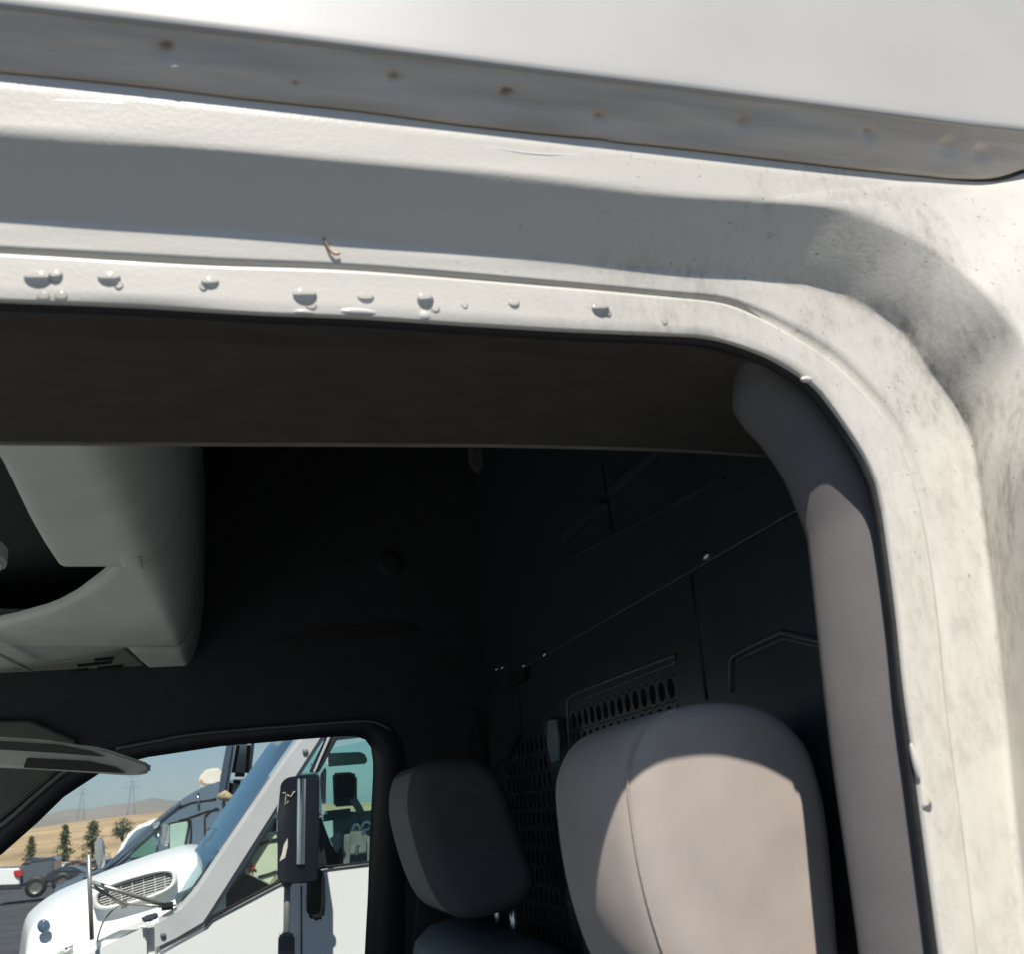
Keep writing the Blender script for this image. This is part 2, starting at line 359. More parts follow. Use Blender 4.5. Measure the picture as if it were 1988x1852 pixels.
dim = [(2, 85, 14, -.004), (322, 98, 15, .006), (338, 128, 20, -.006), (430, 120, 28, -.002), (572, 164, 6, .003), (765, 156, 13, .004), (768, 184, 14, -.003), (985, 186, 14, .006), (985, 168, 12, -.002), (1163, 232, 13, .004), (1170, 247, 10, -.003),
       (1442, 240, 14, .003), (1448, 265, 14, -.0025), (1684, 258, 11, .004), (1686, 290, 11, -.003), (1842, 285, 18, .003), (1830, 265, 14, -.002), (1905, 298, 14, .003), (1895, 318, 12, -.003)]
def project(p):
    d = p-CAM; z = d.dot(F); return (IW/2+FPX*d.dot(RC)/z, IH/2-FPX*d.dot(UC)/z)
def fine(rows_, n):
    out = []
    for r in rows_:
        q = []
        for a, b in zip(r[:-1], r[1:]): q += [a.lerp(b, k/n) for k in range(n)]
        out.append(q+[r[-1]])
    return out
srows = fine([r[:NT+NCN] for r in srows], 2)
up_n = Vector((0, 0.35, 0.94))
for ri, r in enumerate(srows[1:]):
    wd_ = math.sin(math.pi*min(1, (ri+1)/26))**.6
    for j, p in enumerate(r):
        x, y = project(p); h = 0.0
        for (dx, dy, s, a) in dim:
            q = ((x-dx)**2+(y-dy)**2)/(s*s)
            if q < 9: h += (a*1.8 if a > 0 else a*.4)*math.exp(-q)
        h += 0.0007*math.sin(x*0.011)*math.sin(y*0.05+1)+0.0004*math.sin(x*0.031+2)
        r[j] = p+up_n*h*wd_
lip = shift(srows[-1], (0, 0.014, 0.006))
seam = grid('drip_seam', srows+[shift(srows[-1], (0, 0.002, -0.0008)), lip], SEALER, van)
gap_rows = [shift(K4g, (0, 0.013, 0.008)), shift(K4, (0, 0.0105, 0.003))]
# roof side panel above the seam
t6 = [(x, y-420) for x, y in t5 if x != 194]
Q6 = contour(top=t6, cor=[(x+30, y-420) for x, y in k5['cor']], pil=[(x+140, y) for x, y in k5['pil']], px=True); K6 = [p+Vector((0, .014, .22)) for p in K5[:NT+NCN]]+[p+Vector((.10, .005, .10)) for p in K5[NT+NCN:]]
prow = [shift(K5, (0, 0.012, 0.004)), shift(K5, (0, 0.004, -0.0005))] + soft(shift(K5, (0, 0.006, 0)), K5, K6, 0.4, 0.035) + [mixr(K5, K6, t) for t in (0.08, 0.2, 0.4, 0.7, 1)]
for i, r in enumerate(prow[2:]):
    for j, p in enumerate(r): r[j] = p+Vector((0, 0.0001*math.sin(j*0.11+i), 0))
topr = [Vector((p.x, 0.60, EYE+0.98)) for p in K6[:NT+NCN]]
grid('side_panel', [shift(K4[NT+NCN-30:], (0, .004, 0)), K5[NT+NCN-30:]], PANEL, van)
panel = grid('roof_panel', [r[:NT+NCN+NP] for r in prow], PANEL, van)
mesh('roof_side', [K6[0], K6[NT], topr[NT]+Vector((0.5, 0, 0)), topr[0]], [(0, 1, 2, 3)], PANEL, van)
# wavy bead of sealer on the upper strip of the jamb
bd = [(50, 192), (130, 196), (330, 205), (430, 216), (560, 234), (700, 246), (760, 254), (850, 263), (960, 288), (1050, 300), (1120, 300), (1180, 296), (1260, 317), (1400, 325), (1500, 336), (1620, 350), (1700, 353)]
for a, b in ((0, 3), (3, 8), (7, 13), (12, 17)):
    pts = catmull([Vector((*p, 0)) for p in bd[a:b]], 30)
    tube('sealer_bead', [PY(p.x, p.y, YS4[int(NT*max(0, min(1, (p.x+900)/2696)))]+.0022) for p in pts], [0.0003+0.0012*math.sin(math.pi*i/30)**0.5 for i in range(31)], BEAD, frame, 6)

# rubber door seal just inside the flange
sp = [p+Vector((0.0005, 0.009, 0.0005)) for p in K0]
tube('door_seal', sp[::2], 0.0042, RUBBER, van, 8)
# headliner rail over the doorway
e_in = [(-900, 846), (-450, 852), (0, 858), (400, 860), (800, 862), (1000, 864), (1300, 872), (1500, 884)]
n_r = 100
E = [PY(p.x, p.y, 0.80) for p in catmull([Vector((*p, 0)) for p in e_in], n_r)]
up = [(-900, 546), (-450, 570), (0, 594), (250, 604), (500, 619), (700, 627), (900, 640), (1100, 652), (1293, 662), (1430, 690), (1500, 715)]
Uc = [PY(p.x, p.y, 0.625) for p in catmull([Vector((*p, 0)) for p in up], n_r)]
Uf = [p+Vector((0, 0.004, 0.03)) for p in Uc]
def bulge(A, B, t, h): return [a.lerp(b, t)+Vector((0, 0, -h)) for a, b in zip(A, B)]
rrows = [Uf, Uc, bulge(Uc, E, .05, -.002), bulge(Uc, E, .12, -.0035), bulge(Uc, E, .18, -.001), bulge(Uc, E, .22, -.0028), bulge(Uc, E, .4, -.006), bulge(Uc, E, .7, -.006), bulge(Uc, E, .9, -.002), bulge(Uc, E, .96, 0.0012), E,
         shift(E, (0, 0.004, 0.004)), shift(E, (0, 0.006, 0.014)), shift(E, (0, 0.02, 0.30))]
grid('headliner_rail', rrows, RAILM, van)
tube('rail_highlight', [p+Vector((0, -.001, -.0005)) for p in E], .0024, mat('highlight_tone', (.22, .21, .19), .55, var=.2, scale=30), van, 6)  # highlight along the rail's lower edge, drawn in as a paler tube
# centre pillar trim
pl_l = [(1434, 700), (1425, 740), (1422, 790), (1440, 825), (1480, 870), (1520, 930), (1545, 990), (1562, 1035), (1570, 1080), (1588, 1250), (1600, 1360), (1615, 1480), (1635, 1620), (1655, 1760), (1668, 1860), (1700, 2100)]
pr = [(1450, 672), (1494, 688), (1559, 722), (1620, 780), (1660, 835), (1700, 910), (1722, 960), (1735, 1030), (1750, 1120), (1770, 1260), (1785, 1400), (1805, 1560), (1822, 1700), (1840, 1850), (1880, 2150)]
nq = 70
L_ = [PY(p.x, p.y, 0.668) for p in catmull([Vector((*p, 0)) for p in pl_l], nq)]
R_ = [PS(p.x, p.y, 0.616) for p in catmull([Vector((*p, 0)) for p in pr], nq)]
def bul(t, h): return [a.lerp(b, t)+Vector((-h, -h*0.6, 0)) for a, b in zip(R_, L_)]
back = [p+Vector((0.03, 0.012, 0.0)) for p in L_]
grid('pillar_trim', [bul(0, -0.004), bul(.05, .002), bul(.25, .006), bul(.5, .008), bul(.8, .006), bul(.93, .003), L_, [p+Vector((.006, .004, 0)) for p in L_], back, [p+Vector((.2, .02, 0)) for p in L_]], TRIM, van)

# ---- inside walls
XB = PW(942, 1250).x
Z = lambda z: EYE+z
# passenger side wall with the window opening
win = [(-260, 1830), (-120, 1745), (4, 1659), (73, 1598), (124, 1548), (191, 1504), (240, 1483), (287, 1471), (427, 1450), (582, 1436.5), (660, 1430.5), (690, 1430), (709, 1437), (720, 1452), (724, 1480), (724, 1506), (718, 1623), (714, 1739), (708, 1852), (700, 2100), (300, 2150), (-200, 2180)]
rim = [(-300, 1790), (-140, 1700), (0, 1605), (62, 1552), (124, 1500), (175, 1470), (225, 1454), (300, 1440), (388, 1425), (582, 1409), (680, 1402), (725, 1402), (760, 1418), (776, 1446), (783, 1480), (784, 1520), (782, 1623), (780, 1739), (778, 1852), (775, 2180), (300, 2240), (-260, 2260)]
NW = 160
wl = resample_closed([Vector((*p, 0)) for p in win], NW); rl = resample_closed([Vector((*p, 0)) for p in rim], NW)
# pair points by nearest progression: use polygon corner pairs instead
def pairres(A, B, n):
    oa, ob = [], []
    m_ = len(A); tot = sum((Vector(A[(i+1) % m_])-Vector(A[i])).length for i in range(m_))
    for i in range(m_):
        a0, a1 = Vector((*A[i], 0)), Vector((*A[(i+1) % m_], 0)); b0, b1 = Vector((*B[i], 0)), Vector((*B[(i+1) % m_], 0))
        k = max(1, int(round(n*(a1-a0).length/tot)))
        for q in range(k): oa.append(a0.lerp(a1, q/k)); ob.append(b0.lerp(b1, q/k))
    return oa, ob
wl, rl = pairres(win, rim, NW)
LW = [PW(p.x, p.y, 0.045) for p in wl]; LW0 = [PW(p.x, p.y, 0.0) for p in wl]
LM = [PW(a.x*.55+b.x*.45, a.y*.55+b.y*.45, -0.004) for a, b in zip(wl, rl)]
LR = [PW(p.x, p.y, -0.012) for p in rl]; LR2 = [PW(b.x+(b.x-a.x)*.10, b.y+(b.y-a.y)*.10, -0.004) for a, b in zip(wl, rl)]
cen = sum(LR, Vector())/len(LR)
XF = -0.95
def wallp(x, z): return Vector((x, WALL_Y-WALL_K*(z-EYE), z))
def to_rect(p):
    d = p-cen; ts = []
    for lim, comp in ((XF, 0), (XB+0.02, 0), (Z(-0.95), 2), (Z(0.98), 2)):
        if abs(d[comp]) > 1e-6:
            t = (lim-cen[comp])/d[comp]
            if t > 0: ts.append(t)
    t = min(ts); x = cen.x+d.x*t; z = cen.z+d.z*t; return wallp(x, z)
LO = [to_rect(p) for p in LR2]
FRAMEM = mat('window_rubber', (0.022, 0.026, 0.030), 0.38, var=0.2, scale=40)
wall = ring('side_wall', [LR2, LO], LINER, van, smooth=False)
ring('window_frame', [LW, LW0, LM, LR, LR2], FRAMEM, van)
mesh('window_glass', [PW(p.x, p.y, 0.05) for p in [Vector((*q, 0)) for q in win]], [tuple(range(len(win)))], WGLASS, van)
TRIMEDGE = mat('trim_edge', (0.16, 0.16, 0.15), 0.5, var=0.1, scale=40)
tube('trim_strip', [PW(p.x, p.y, -0.014) for p in catmull([Vector((*p, 0)) for p in rim[6:13]], 40)], 0.0030, TRIMEDGE, van, 6)
tube('trim_strip', [PW(p.x, p.y, -0.016) for p in catmull([Vector((*p, 0)) for p in rim[1:6]], 30)], 0.0055, TRIMEDGE, van, 6)
# pillar trim beside the windscreen (passenger side)
apx = [(-300, 1760), (-140, 1680), (0, 1592), (62, 1541), (120, 1490), (150, 1440), (60, 1400), (-100, 1400), (-400, 1500)]
solid('front_pillar_trim', [PW(x, y, -0.02) for x, y in apx], (0, 0.018, 0), mat('pillar_felt', (0.13, 0.135, 0.125), 0.8, var=0.2, scale=30, bump=.3, bscale=800), van, 0.004)
# body shell: roof, far roof edge, rear, floor, driver's side behind the door
shell = [Vector(v) for v in [(-0.25, 0.58, Z(0.98)), (4, 0.58, Z(0.98)), (4, 2.0, Z(0.98)), (-0.25, 2.0, Z(0.98)),
         (-0.25, 1.95, Z(1.0)), (4, 1.95, Z(1.0)), (4, 2.4, Z(-1.0)), (XB, 2.4, Z(-1.0)), (XB, 1.94, Z(1.0)),
         (4, .545, Z(-1.0)), (0.62, 0.545, Z(-1.0)), (0.62, 0.57, Z(0.98))]]
mesh('roof_skin', shell[:4], [(0, 1, 2, 3)], PANEL, van, False)
mesh('cargo_side', shell[5:9], [(0, 1, 2, 3)], PANEL, van, False)
mesh('cargo_side', [shell[1], shell[9], shell[10], shell[11]], [(0, 1, 2, 3)], PANEL, van, False)
mesh('rear_panel', [shell[1], shell[2], shell[6], shell[9]], [(0, 1, 2, 3)], PANEL, van, False)
FLOORM = mat('rubber_floor', (0.05, 0.05, 0.05), 0.8, var=0.2, scale=20)
mesh('cab_floor', [(-1.2, .5, Z(-.98)), (4, .5, Z(-.98)), (4, 2.4, Z(-.98)), (-1.2, 2.4, Z(-.98))], [(0, 1, 2, 3)], FLOORM, van, False)
# ceiling liner inside, front cap, windscreen, dash, bonnet
mesh('ceiling_liner', [(-0.28, .60, Z(.95)), (XB, .60, Z(.95)), (XB, 2.0, Z(.95)), (-.28, 2.0, Z(.95))], [(0, 1, 2, 3)], LINER, van, False)
mesh('front_cap', [(-.26, .58, Z(.985)), (-.26, 2.02, Z(.985)), (-.72, 2.08, Z(.26)), (-.72, .60, Z(.26))], [(0, 1, 2, 3)], PANEL, van, False)
mesh('windscreen', [(-.72, .60, Z(.26)), (-.72, 2.08, Z(.26)), (-1.55, 2.2, Z(-.52)), (-1.55, .52, Z(-.52))], [(0, 1, 2, 3)], WSHIELD, van, False)
solid('dashboard', [(-1.5, .6, Z(-.55)), (-.75, .6, Z(-.42)), (-.70, .6, Z(-.50)), (-.75, .6, Z(-.95)), (-1.5, .6, Z(-.95))], (0, 1.5, 0), mat('dash_plastic', (.54, .54, .51), .7, var=.1, scale=20), van, 0.02)  # out of view; tone lightened to bounce light up onto the shelf
mat('bonnet_white', (.74, .74, .72), .3, coat=.3, var=.03, scale=4)
hood_rows = [[Vector((x, .48+1.72*t, Z(z0-0.06*(2*t-1)**2))) for t in [i/10 for i in range(11)]] for x, z0 in ((-1.5, -.50), (-1.9, -.54), (-2.4, -.62), (-2.65, -.80), (-2.7, -1.3))]
grid('bonnet', hood_rows, MATS['bonnet_white'], van)
solid('cab_bulkhead_front', [(-1.5, .5, Z(-.55)), (-1.45, .5, Z(-.55)), (-1.2, .5, Z(-1.4)), (-1.25, .5, Z(-1.4))], (0, 1.7, 0), LINER, van)

# ---- overhead shelf across the front of the cab (underside seen)
SZ = 0.345
def psh(x, y, z=SZ): return PZ(x, y, z)
lipX = -0.085
def interp(tab, q):
    for (a0, b0), (a1, b1) in zip(tab[:-1], tab[1:]):
        if q <= a1: return b0+(b1-b0)*max(0, (q-a0))/(a1-a0)
    return tab[-1][1]
def shelf_part(name, ys, left, wall=.07):
    cols = []
    for y in ys:
        t_ = (y-800)/538.0; xl = interp(left, y); x1 = max(xl+4, 112+268*t_); x2 = 318+84*t_
        p0 = psh(x1, y, SZ); p1 = psh(x2, y, SZ); c_ = []
        pl0 = psh(xl, y, SZ); dv = (p0-pl0).normalized()
        c_ += [pl0+Vector((0, 0, wall))-dv*.001, pl0+Vector((0, 0, .012))-dv*.001, pl0+Vector((0, 0, .004))+dv*.0015, pl0+Vector((0, 0, .0008))+dv*.006]
        for k in (.12, .25, .5, .75, .92): c_.append(psh(xl+(x1-xl)*k, y, SZ))
        for k in range(13):
            a_ = math.pi/2*k/12; c_.append(Vector((p0.x+(p1.x-p0.x)*math.sin(a_), p0.y, p0.z+.17*(1-math.cos(a_)))))
        c_.append(c_[-1]+Vector((0, 0, .2))); cols.append(c_)
    def lift(c, dz, dy): return [p+Vector((0, dy, dz)) for p in c]
    first, last = cols[0], cols[-1]
    cols = [lift(first, min(.06, wall), -.004), lift(first, .006, -.004)]+cols+[lift(last, .004, .003), lift(last, .014, .005), lift(last, .07, .005)]
    return grid(name, cols, SHELFM, van)
la = [(760, -150), (800, -100), (850, -48), (897, 0), (1010, 55), (1060, 84), (1101, 112)]
shelf_part('overhead_shelf', [790+311*i/30 for i in range(31)], la)
lb = [(1086, 245), (1094, 236), (1110, 220), (1128, 198), (1145, 175), (1163, 150), (1180, 118), (1190, 92), (1197, 66), (1206, 34), (1213, 0), (1222, -40), (1232, -80), (1245, -500), (1257.5, -700), (1259, 243), (1300, 287), (1334, 323), (1345, 336)]
shelf_part('shelf_underside', [1088, 1095, 1102, 1110, 1118, 1128, 1137, 1145, 1154, 1163, 1172, 1180, 1185, 1190, 1197, 1202, 1206, 1210, 1213, 1218, 1222, 1228, 1232, 1240, 1245, 1252, 1257.5], lb, .014)
shelf_part('shelf_end', [1259, 1275, 1290, 1305, 1320, 1334, 1345], lb)
solid('shelf_joint', [psh(x, y, SZ-.0008) for x, y in [(232, 1084), (272, 1084), (278, 1108), (236, 1103)]], (0, 0, .01), SHELFM, van, .001, 1)
solid('shelf_front_strip', [psh(x, y, SZ) for x, y in [(-700, 1258), (240, 1258.5), (170, 1277), (0, 1299), (-700, 1390)]], (0, 0, .03), SHELFM, van, .001, 1)
spk = [(242, 1260), (296, 1310), (346, 1359), (250, 1345), (100, 1400), (-700, 1480), (-700, 1393), (0, 1302), (170, 1281)]
sk = solid('speaker_panel', [psh(x, y, SZ+0.004) for x, y in spk], (0, 0, 0.04), mat('speaker_plastic', (.30, .31, .30), .6, var=.1, scale=20), van, 0.003)
DARK = mat('slot_black', (.008, .008, .008), .8, var=.2, scale=50)
for (x0, y0, x1, y1) in [(183, 1284, 220, 1280), (150, 1295, 216, 1288), (121, 1307, 168, 1302), (189, 1300, 238, 1295), (147, 1314, 232, 1305), (214, 1316, 255, 1309), (150, 1320, 190, 1317)]:
    a, b = psh(x0, y0, SZ-.001), psh(x1, y1, SZ-.001); dpt = Vector((0, .009, 0))
    o = solid('speaker_slot', [a, b, b+dpt, a+dpt], (0, 0, .006), DARK, sk)
solid('shelf_piece', [psh(x, y, SZ+.01) for x, y in [(-90, 1060), (-20, 1075), (14, 1100), (8, 1116), (-60, 1125)]], (0, 0, .03), SHELFM, van, .006, 3)  # small bright piece of shelf panel, not a lamp
box('shelf_liner', (-0.45, 1.35, Z(SZ+0.12)), (0.72, 1.5, 0.01), LINER, van)
tube('shelf_edge', [psh(-60, 1248, SZ-.02), psh(0, 1273, SZ-.02), psh(60, 1302, SZ-.02)], 0.004, SHELFM, van, 8)
box('microphone', psh(265, 1330, SZ+.002), (.014, .02, .008), DARK, sk, .002)
# ---- sun visor, folded up, seen edge on
VIS = mat('visor_vinyl', (.66, .67, .60), .6, var=.12, scale=30, bump=.3, bscale=900)
vy = 1.72
vis_body = [(-220, 1425), (0, 1431), (90, 1437), (165, 1449), (182, 1449), (205, 1455), (250, 1470), (285, 1482), (293, 1491), (287, 1501), (262, 1506), (225, 1505), (185, 1502), (90, 1496), (0, 1491), (-220, 1480)]
vo = solid('sun_visor', [PY(x, y, vy) for x, y in vis_body], (0, 0.045, 0.002), VIS, van, 0.006, 3)
solid('visor_label', [PY(x, y, vy-.0035) for x, y in [(52, 1472), (170, 1478), (225, 1490), (245, 1502), (45, 1491)]], (0, .003, 0), mat('visor_label', (.06, .055, .05), .7, var=.2, scale=60), vo, .0008)
solid('visor_recess', [PY(x, y, vy-.003) for x, y in [(-200, 1436), (0, 1439), (110, 1446), (175, 1458), (205, 1470), (100, 1462), (0, 1456), (-200, 1450)]], (0, .003, 0), mat('visor_recess', (.09, .09, .08), .7, var=.2, scale=60), vo, .0008)
# ---- small things on the far wall
ellipsoid('coat_hook', PW(757, 1095, -.01), (.03, .012, .03), LINER, van)
solid('recess_shade', [PW(x, y, -.006) for x, y in [(500, 1250), (620, 1222), (770, 1205), (820, 1225), (700, 1240)]], (0, .006, 0), RUBBER, van, .002)  # dark plate: shade of a hollow put into the colour
solid('roof_bracket', [PW(x, y, -.05) for x, y in [(915, 840), (985, 840), (984, 905), (970, 918), (935, 908), (918, 890)]], (0, .05, 0), TRIM, van, .006)
box('corner_post', (XB-.03, 2.13, Z(.1)), (.035, .03, 1.6), RUBBER, van, .01)

# ================================================================ PARTITION
part = thing('cargo_partition', 'dark steel partition with punched slots and screws behind the seats', 'partition', (XB+0.01, 1.3, Z(-0.95)))
def PB(x, y, d=0.0): return PX(x, y, XB-d)
def yz(x, y): p = PB(x, y); return p.y, p.z
def bsolid(name, pts, d, th, m, bev=.0015, seg=2): return solid(name, [PB(x, y, d) for x, y in pts], (th, 0, 0), m, part, bev, seg)
# regions left open for the punched fields
yA0, zA1 = yz(1312, 1335); yA1 = yz(1108, 1400)[0]; zA1 = yz(1120, 1378)[1]
yC1 = yz(978, 1440)[0]; yC0 = yz(1076, 1440)[0]; zC1 = yz(1030, 1432)[1]
zBot = Z(-0.95); zTop = Z(0.96); yL = 0.62; yR = 2.20
def quad(y0, y1, z0, z1, d=0.0): return [Vector((XB-d, y0, z0)), Vector((XB-d, y1, z0)), Vector((XB-d, y1, z1)), Vector((XB-d, y0, z1))]
zSeam = PB(1300, 1137).z
for (a, b, c, d) in [(yL, yA0, zBot, zSeam), (yA0, yA1, zA1, zSeam), (yA1, yC0, zBot, zSeam), (yC0, yC1, zC1, zSeam), (yC1, yR, zBot, zSeam)]:
    mesh('steel_sheet', quad(a, b, c, d), [(0, 1, 2, 3)], PARTM, part, False)
up_sheet = solid('upper_sheet', quad(yL, yR, zSeam, zTop, .004), (.004, 0, 0), PARTM, part, .0012)
def punched(y0, y1, z1, rows_, pitch=.0305, zp=.034):
    v, f = [], []; n = 12; cols = int(round((y1-y0)/pitch)); pitch = (y1-y0)/cols
    for r in range(rows_):
        zc = z1-zp*(r+.5); st = (r % 2)*.5
        for c in range(cols+(1 if st else 0)):
            yc = y0+pitch*(c+.5-st); lo, hi = max(y0, yc-pitch/2), min(y1, yc+pitch/2)
            b = len(v)
            for k in range(n):
                a = 2*math.pi*(k+.5)/n; ca, sa = math.cos(a), math.sin(a)
                s = 1/max(abs(ca)/(pitch/2), abs(sa)/(zp/2))
                v.append(Vector((XB, min(hi, max(lo, yc+ca*s)), zc+sa*s)))
            for k in range(n):
                a = 2*math.pi*(k+.5)/n
                v.append(Vector((XB, min(hi, max(lo, yc+math.cos(a)*pitch*.36)), zc+math.sin(a)*zp*.40)))
            for k in range(n):
                a = 2*math.pi*(k+.5)/n
                v.append(Vector((XB+.003, min(hi, max(lo, yc+math.cos(a)*pitch*.36)), zc+math.sin(a)*zp*.40)))
            for k in range(n):
                q = (k+1) % n
                f.append((b+k, b+q, b+n+q, b+n+k)); f.append((b+n+k, b+n+q, b+2*n+q, b+2*n+k))
    return mesh('punched_sheet', v, f, PARTM, part, False)
punched(yA0, yA1, zA1, 24); punched(yC0, yC1, zC1, 24)
# lip along the seam, screws
a, b = PB(1062, 1268, .004), PB(1600, 972, .004)
tube('seam_lip', [Vector((XB-.004, y, zSeam)) for y in (yR-.04, 1.9, 1.5, 1.1, yL)], .0013, PARTE, part, 6)
for (x, y, r) in [(1371, 1080, .007), (1057, 1271, .007), (1017, 1293, .006), (975, 1297, .006), (964, 1300, .005)]:
    p = PB(x, y, .004)
    mesh_r = [[p+Vector((-d, rr*math.cos(t*math.pi/5), rr*math.sin(t*math.pi/5))) for t in range(10)] for rr, d in ((r, 0), (r*.92, .002), (r*.5, .0038), (r*.1, .0042))]
    ring('screw', mesh_r, STEEL, up_sheet)
# pressed ribs
def rib(pts, r=.0032, d=.001):
    q = catmull([Vector((*p, 0)) for p in pts], 40); return tube('pressed_rib', [PB(p.x, p.y, d) for p in q], r, PARTE, part, 6)
rib([(1105, 1460), (1102, 1390), (1103, 1362), (1112, 1352), (1150, 1335), (1300, 1278), (1308, 1279)])
rib([(1128, 1360), (1180, 1340), (1300, 1292), (1312, 1288)], .0024)
rib([(1418, 1345), (1418, 1300), (1420, 1282), (1428, 1273), (1470, 1251), (1520, 1229)]); rib([(1518, 1229), (1560, 1239), (1660, 1262)])
rib([(1432, 1283), (1475, 1262), (1524, 1240)], .0024); rib([(1524, 1240), (1560, 1249), (1660, 1272)], .0024)
tube('sheet_joint', [PB(*p, .0005) for p in [(1343, 1118), (1352, 1200), (1362, 1290), (1372, 1360)]], .002, RUBBER, part, 6)
# grab bar on the upper sheet (in two lengths with a joint)
BARM = mat('bar_paint', (.05, .055, .06), .45, var=.2, scale=40)
for x0, y0, x1, y1 in ((1075, 1053, 1160, 970), (1172, 958, 1290, 845)):
    bsolid('support_bar', [(x0, y0), (x1, y1), (x1+9, y1+9), (x0+9, y0+9)], .016, .012, BARM, .002)
bsolid('joint_strap', [(1158, 900), (1166, 965), (1180, 1035), (1188, 1032), (1176, 960), (1168, 900)], .007, .004, PARTM)
bsolid('lower_fold', [(1005, 1132), (1180, 1040), (1400, 925), (1404, 931), (1184, 1047), (1008, 1138)], .009, .006, BARM, .002)
# upright channel between the punched fields and a paler plate painted as its window reflection
ch = [(1052, 1395), (1075, 1398), (1090, 1520), (1105, 1660), (1140, 1880), (1165, 2080), (1142, 2080), (1118, 1880), (1086, 1660), (1072, 1520), (1064, 1470)]
bsolid('upright_channel', ch, .022, .022, mat('channel_paint', (.055, .075, .085), .22, var=.2, scale=20), .004)
bsolid('channel_glint', [(1062, 1400), (1078, 1398), (1084, 1440), (1083, 1478), (1070, 1482), (1062, 1450)], .026, .004, mat('glint_paint', (.17, .22, .25), .25, var=.1, scale=40), .001)
bsolid('corner_plate', [(946, 1380), (1000, 1345), (1005, 1430), (985, 1470), (950, 1495)], .010, .010, PARTM, .003)
bsolid('latch_bracket', [(985, 1310), (1018, 1300), (1015, 1322), (985, 1336)], .012, .012, RUBBER, .002)

# ================================================================ SEATS
def rounded(cx, cz, hx, hz, rad, n=10):
    out = []
    for qx, qz, a0 in ((1, 1, 0), (-1, 1, 90), (-1, -1, 180), (1, -1, 270)):
        for k in range(n+1):
            a = math.radians(a0+90*k/n); out.append((cx+qx*(hx-rad)+rad*math.cos(a), cz+qz*(hz-rad)+rad*math.sin(a)))
    return out
def headrest(name, prof, y0, y1, m, parent, edge=0.03, front=0.07):
    """side profile (x,z) swept across the seat with soft rounded sides"""
    cx = sum(p[0] for p in prof)/len(prof); cz = sum(p[1] for p in prof)/len(prof)
    loops = []; n = 7
    ys = []
    for i in range(n+1):
        a = math.pi/2*i/n; ys.append((y0+edge*(1-math.sin(a)), 1-edge*(1-math.cos(math.pi/2-a))*3.0))
    ys = [(y0+edge*(1-math.cos(t)), math.sin(t)) for t in [math.pi/2*i/n for i in range(n+1)]]
    def loop(y, s, bow=0.0):
        out = []
        for x, z in prof:
            dx, dz = x-cx, z-cz; ln = math.hypot(dx, dz); k = (ln-edge*(1-s))/ln
            u = min(y-y0, y1-y); R = front; q = 0.0
            if u < R: q = R*0.46*(1-math.sqrt(max(0, 1-(1-u/R)**2)))
            wgt = min(1, max(0, -dx/0.12)); wgt = wgt*wgt*(3-2*wgt)
            out.append(Vector((cx+dx*k+q*wgt, y, cz+dz*k)))
        return out
    for y, s in ys: loops.append(loop(y, s))
    for t in (.04, .08, .13, .18, .24, .3, .4, .5, .6, .7, .76, .82, .87, .92, .96): loops.append(loop(y0+edge+(y1-y0-2*edge)*t, 1))
    for y, s in reversed(ys): loops.append(loop(y0+y1-y, s))
    first = sum(loops[0], Vector())/len(loops[0]); 
    def capl(L, sgn):
        c_ = sum(L, Vector())/len(L); return [[c_+(p-c_)*k+Vector((0, sgn*.0015*(1-k*k), 0)) for p in L] for k in (.02, .35, .7, .9)]
    loops = capl(loops[0], -1)+loops+capl(loops[-1], 1)[::-1]
    o = ring(name, loops, m, parent, cap=True)
    loops = loops[4:]
    headrest.loops = loops; headrest.cx = cx
    return o
def sprof(outline, Y):
    pts = [PY(x, y, Y) for x, y in outline]
    q = resample_closed([Vector((p.x, p.z, 0)) for p in pts], 20)
    ext = q+[q[0], q[1]]
    # smooth closed
    out = []
    n = len(q)
    for i in range(n):
        a, b, c, d = q[i-1], q[i], q[(i+1) % n], q[(i+2) % n]
        for k in range(4):
            t = k/4; v = .5*((2*b)+(c-a)*t+(2*a-5*b+4*c-d)*t*t+(3*b-a-3*c+d)*t**3); out.append((v.x, v.y))
    return out
# driver's seat: near side of the headrest at DY
DY = 0.80; DW = 0.205
drv = thing('driver_seat', 'tan fabric driver seat headrest, sunlit with curved shadow beside the pillar', 'seat', (0.46, DY+DW/2, Z(-0.7)))
prof_d = sprof([(1170, 1500), (1184, 1442), (1228, 1402), (1300, 1376), (1370, 1362), (1430, 1361), (1490, 1370), (1550, 1402), (1595, 1470), (1622, 1600), (1640, 1800), (1640, 1930), (1600, 1985), (1480, 2000), (1300, 1980), (1266, 1920), (1230, 1840), (1203, 1760), (1182, 1660), (1171, 1570)], DY)
hd = headrest('headrest', prof_d, DY, DY+DW, SEATM, drv, .020, .11)
lp = headrest.loops[5]; fr_ = [p for p in lp if p.x < headrest.cx-.02]; fr_.sort(key=lambda p: p.z)
tube('seam_piping', [p+Vector((-.0005, -.0005, 0)) for p in fr_], .0014, THREAD, hd, 6)
zb = min(z for x, z in prof_d); xm = sum(x for x, z in prof_d)/len(prof_d)
for yy in (DY+.07, DY+DW-.07): tube('headrest_post', [(xm+.01, yy, zb-.09), (xm+.01, yy, zb+.02)], .006, STEEL, drv, 10)
bprof = [(xm-.09, zb-.09), (xm-.05, zb-.05), (xm+.03, zb-.05), (xm+.075, zb-.09), (xm+.06, zb-.45), (xm-.08, zb-.62), (xm-.2, zb-.62), (xm-.15, zb-.3)]
def seatback(parent, bprof, y0, y1, m):
    q = resample_closed([Vector((x, z, 0)) for x, z in bprof], 40); return headrest('backrest', [(p.x, p.y) for p in q], y0, y1, m, parent, .05)
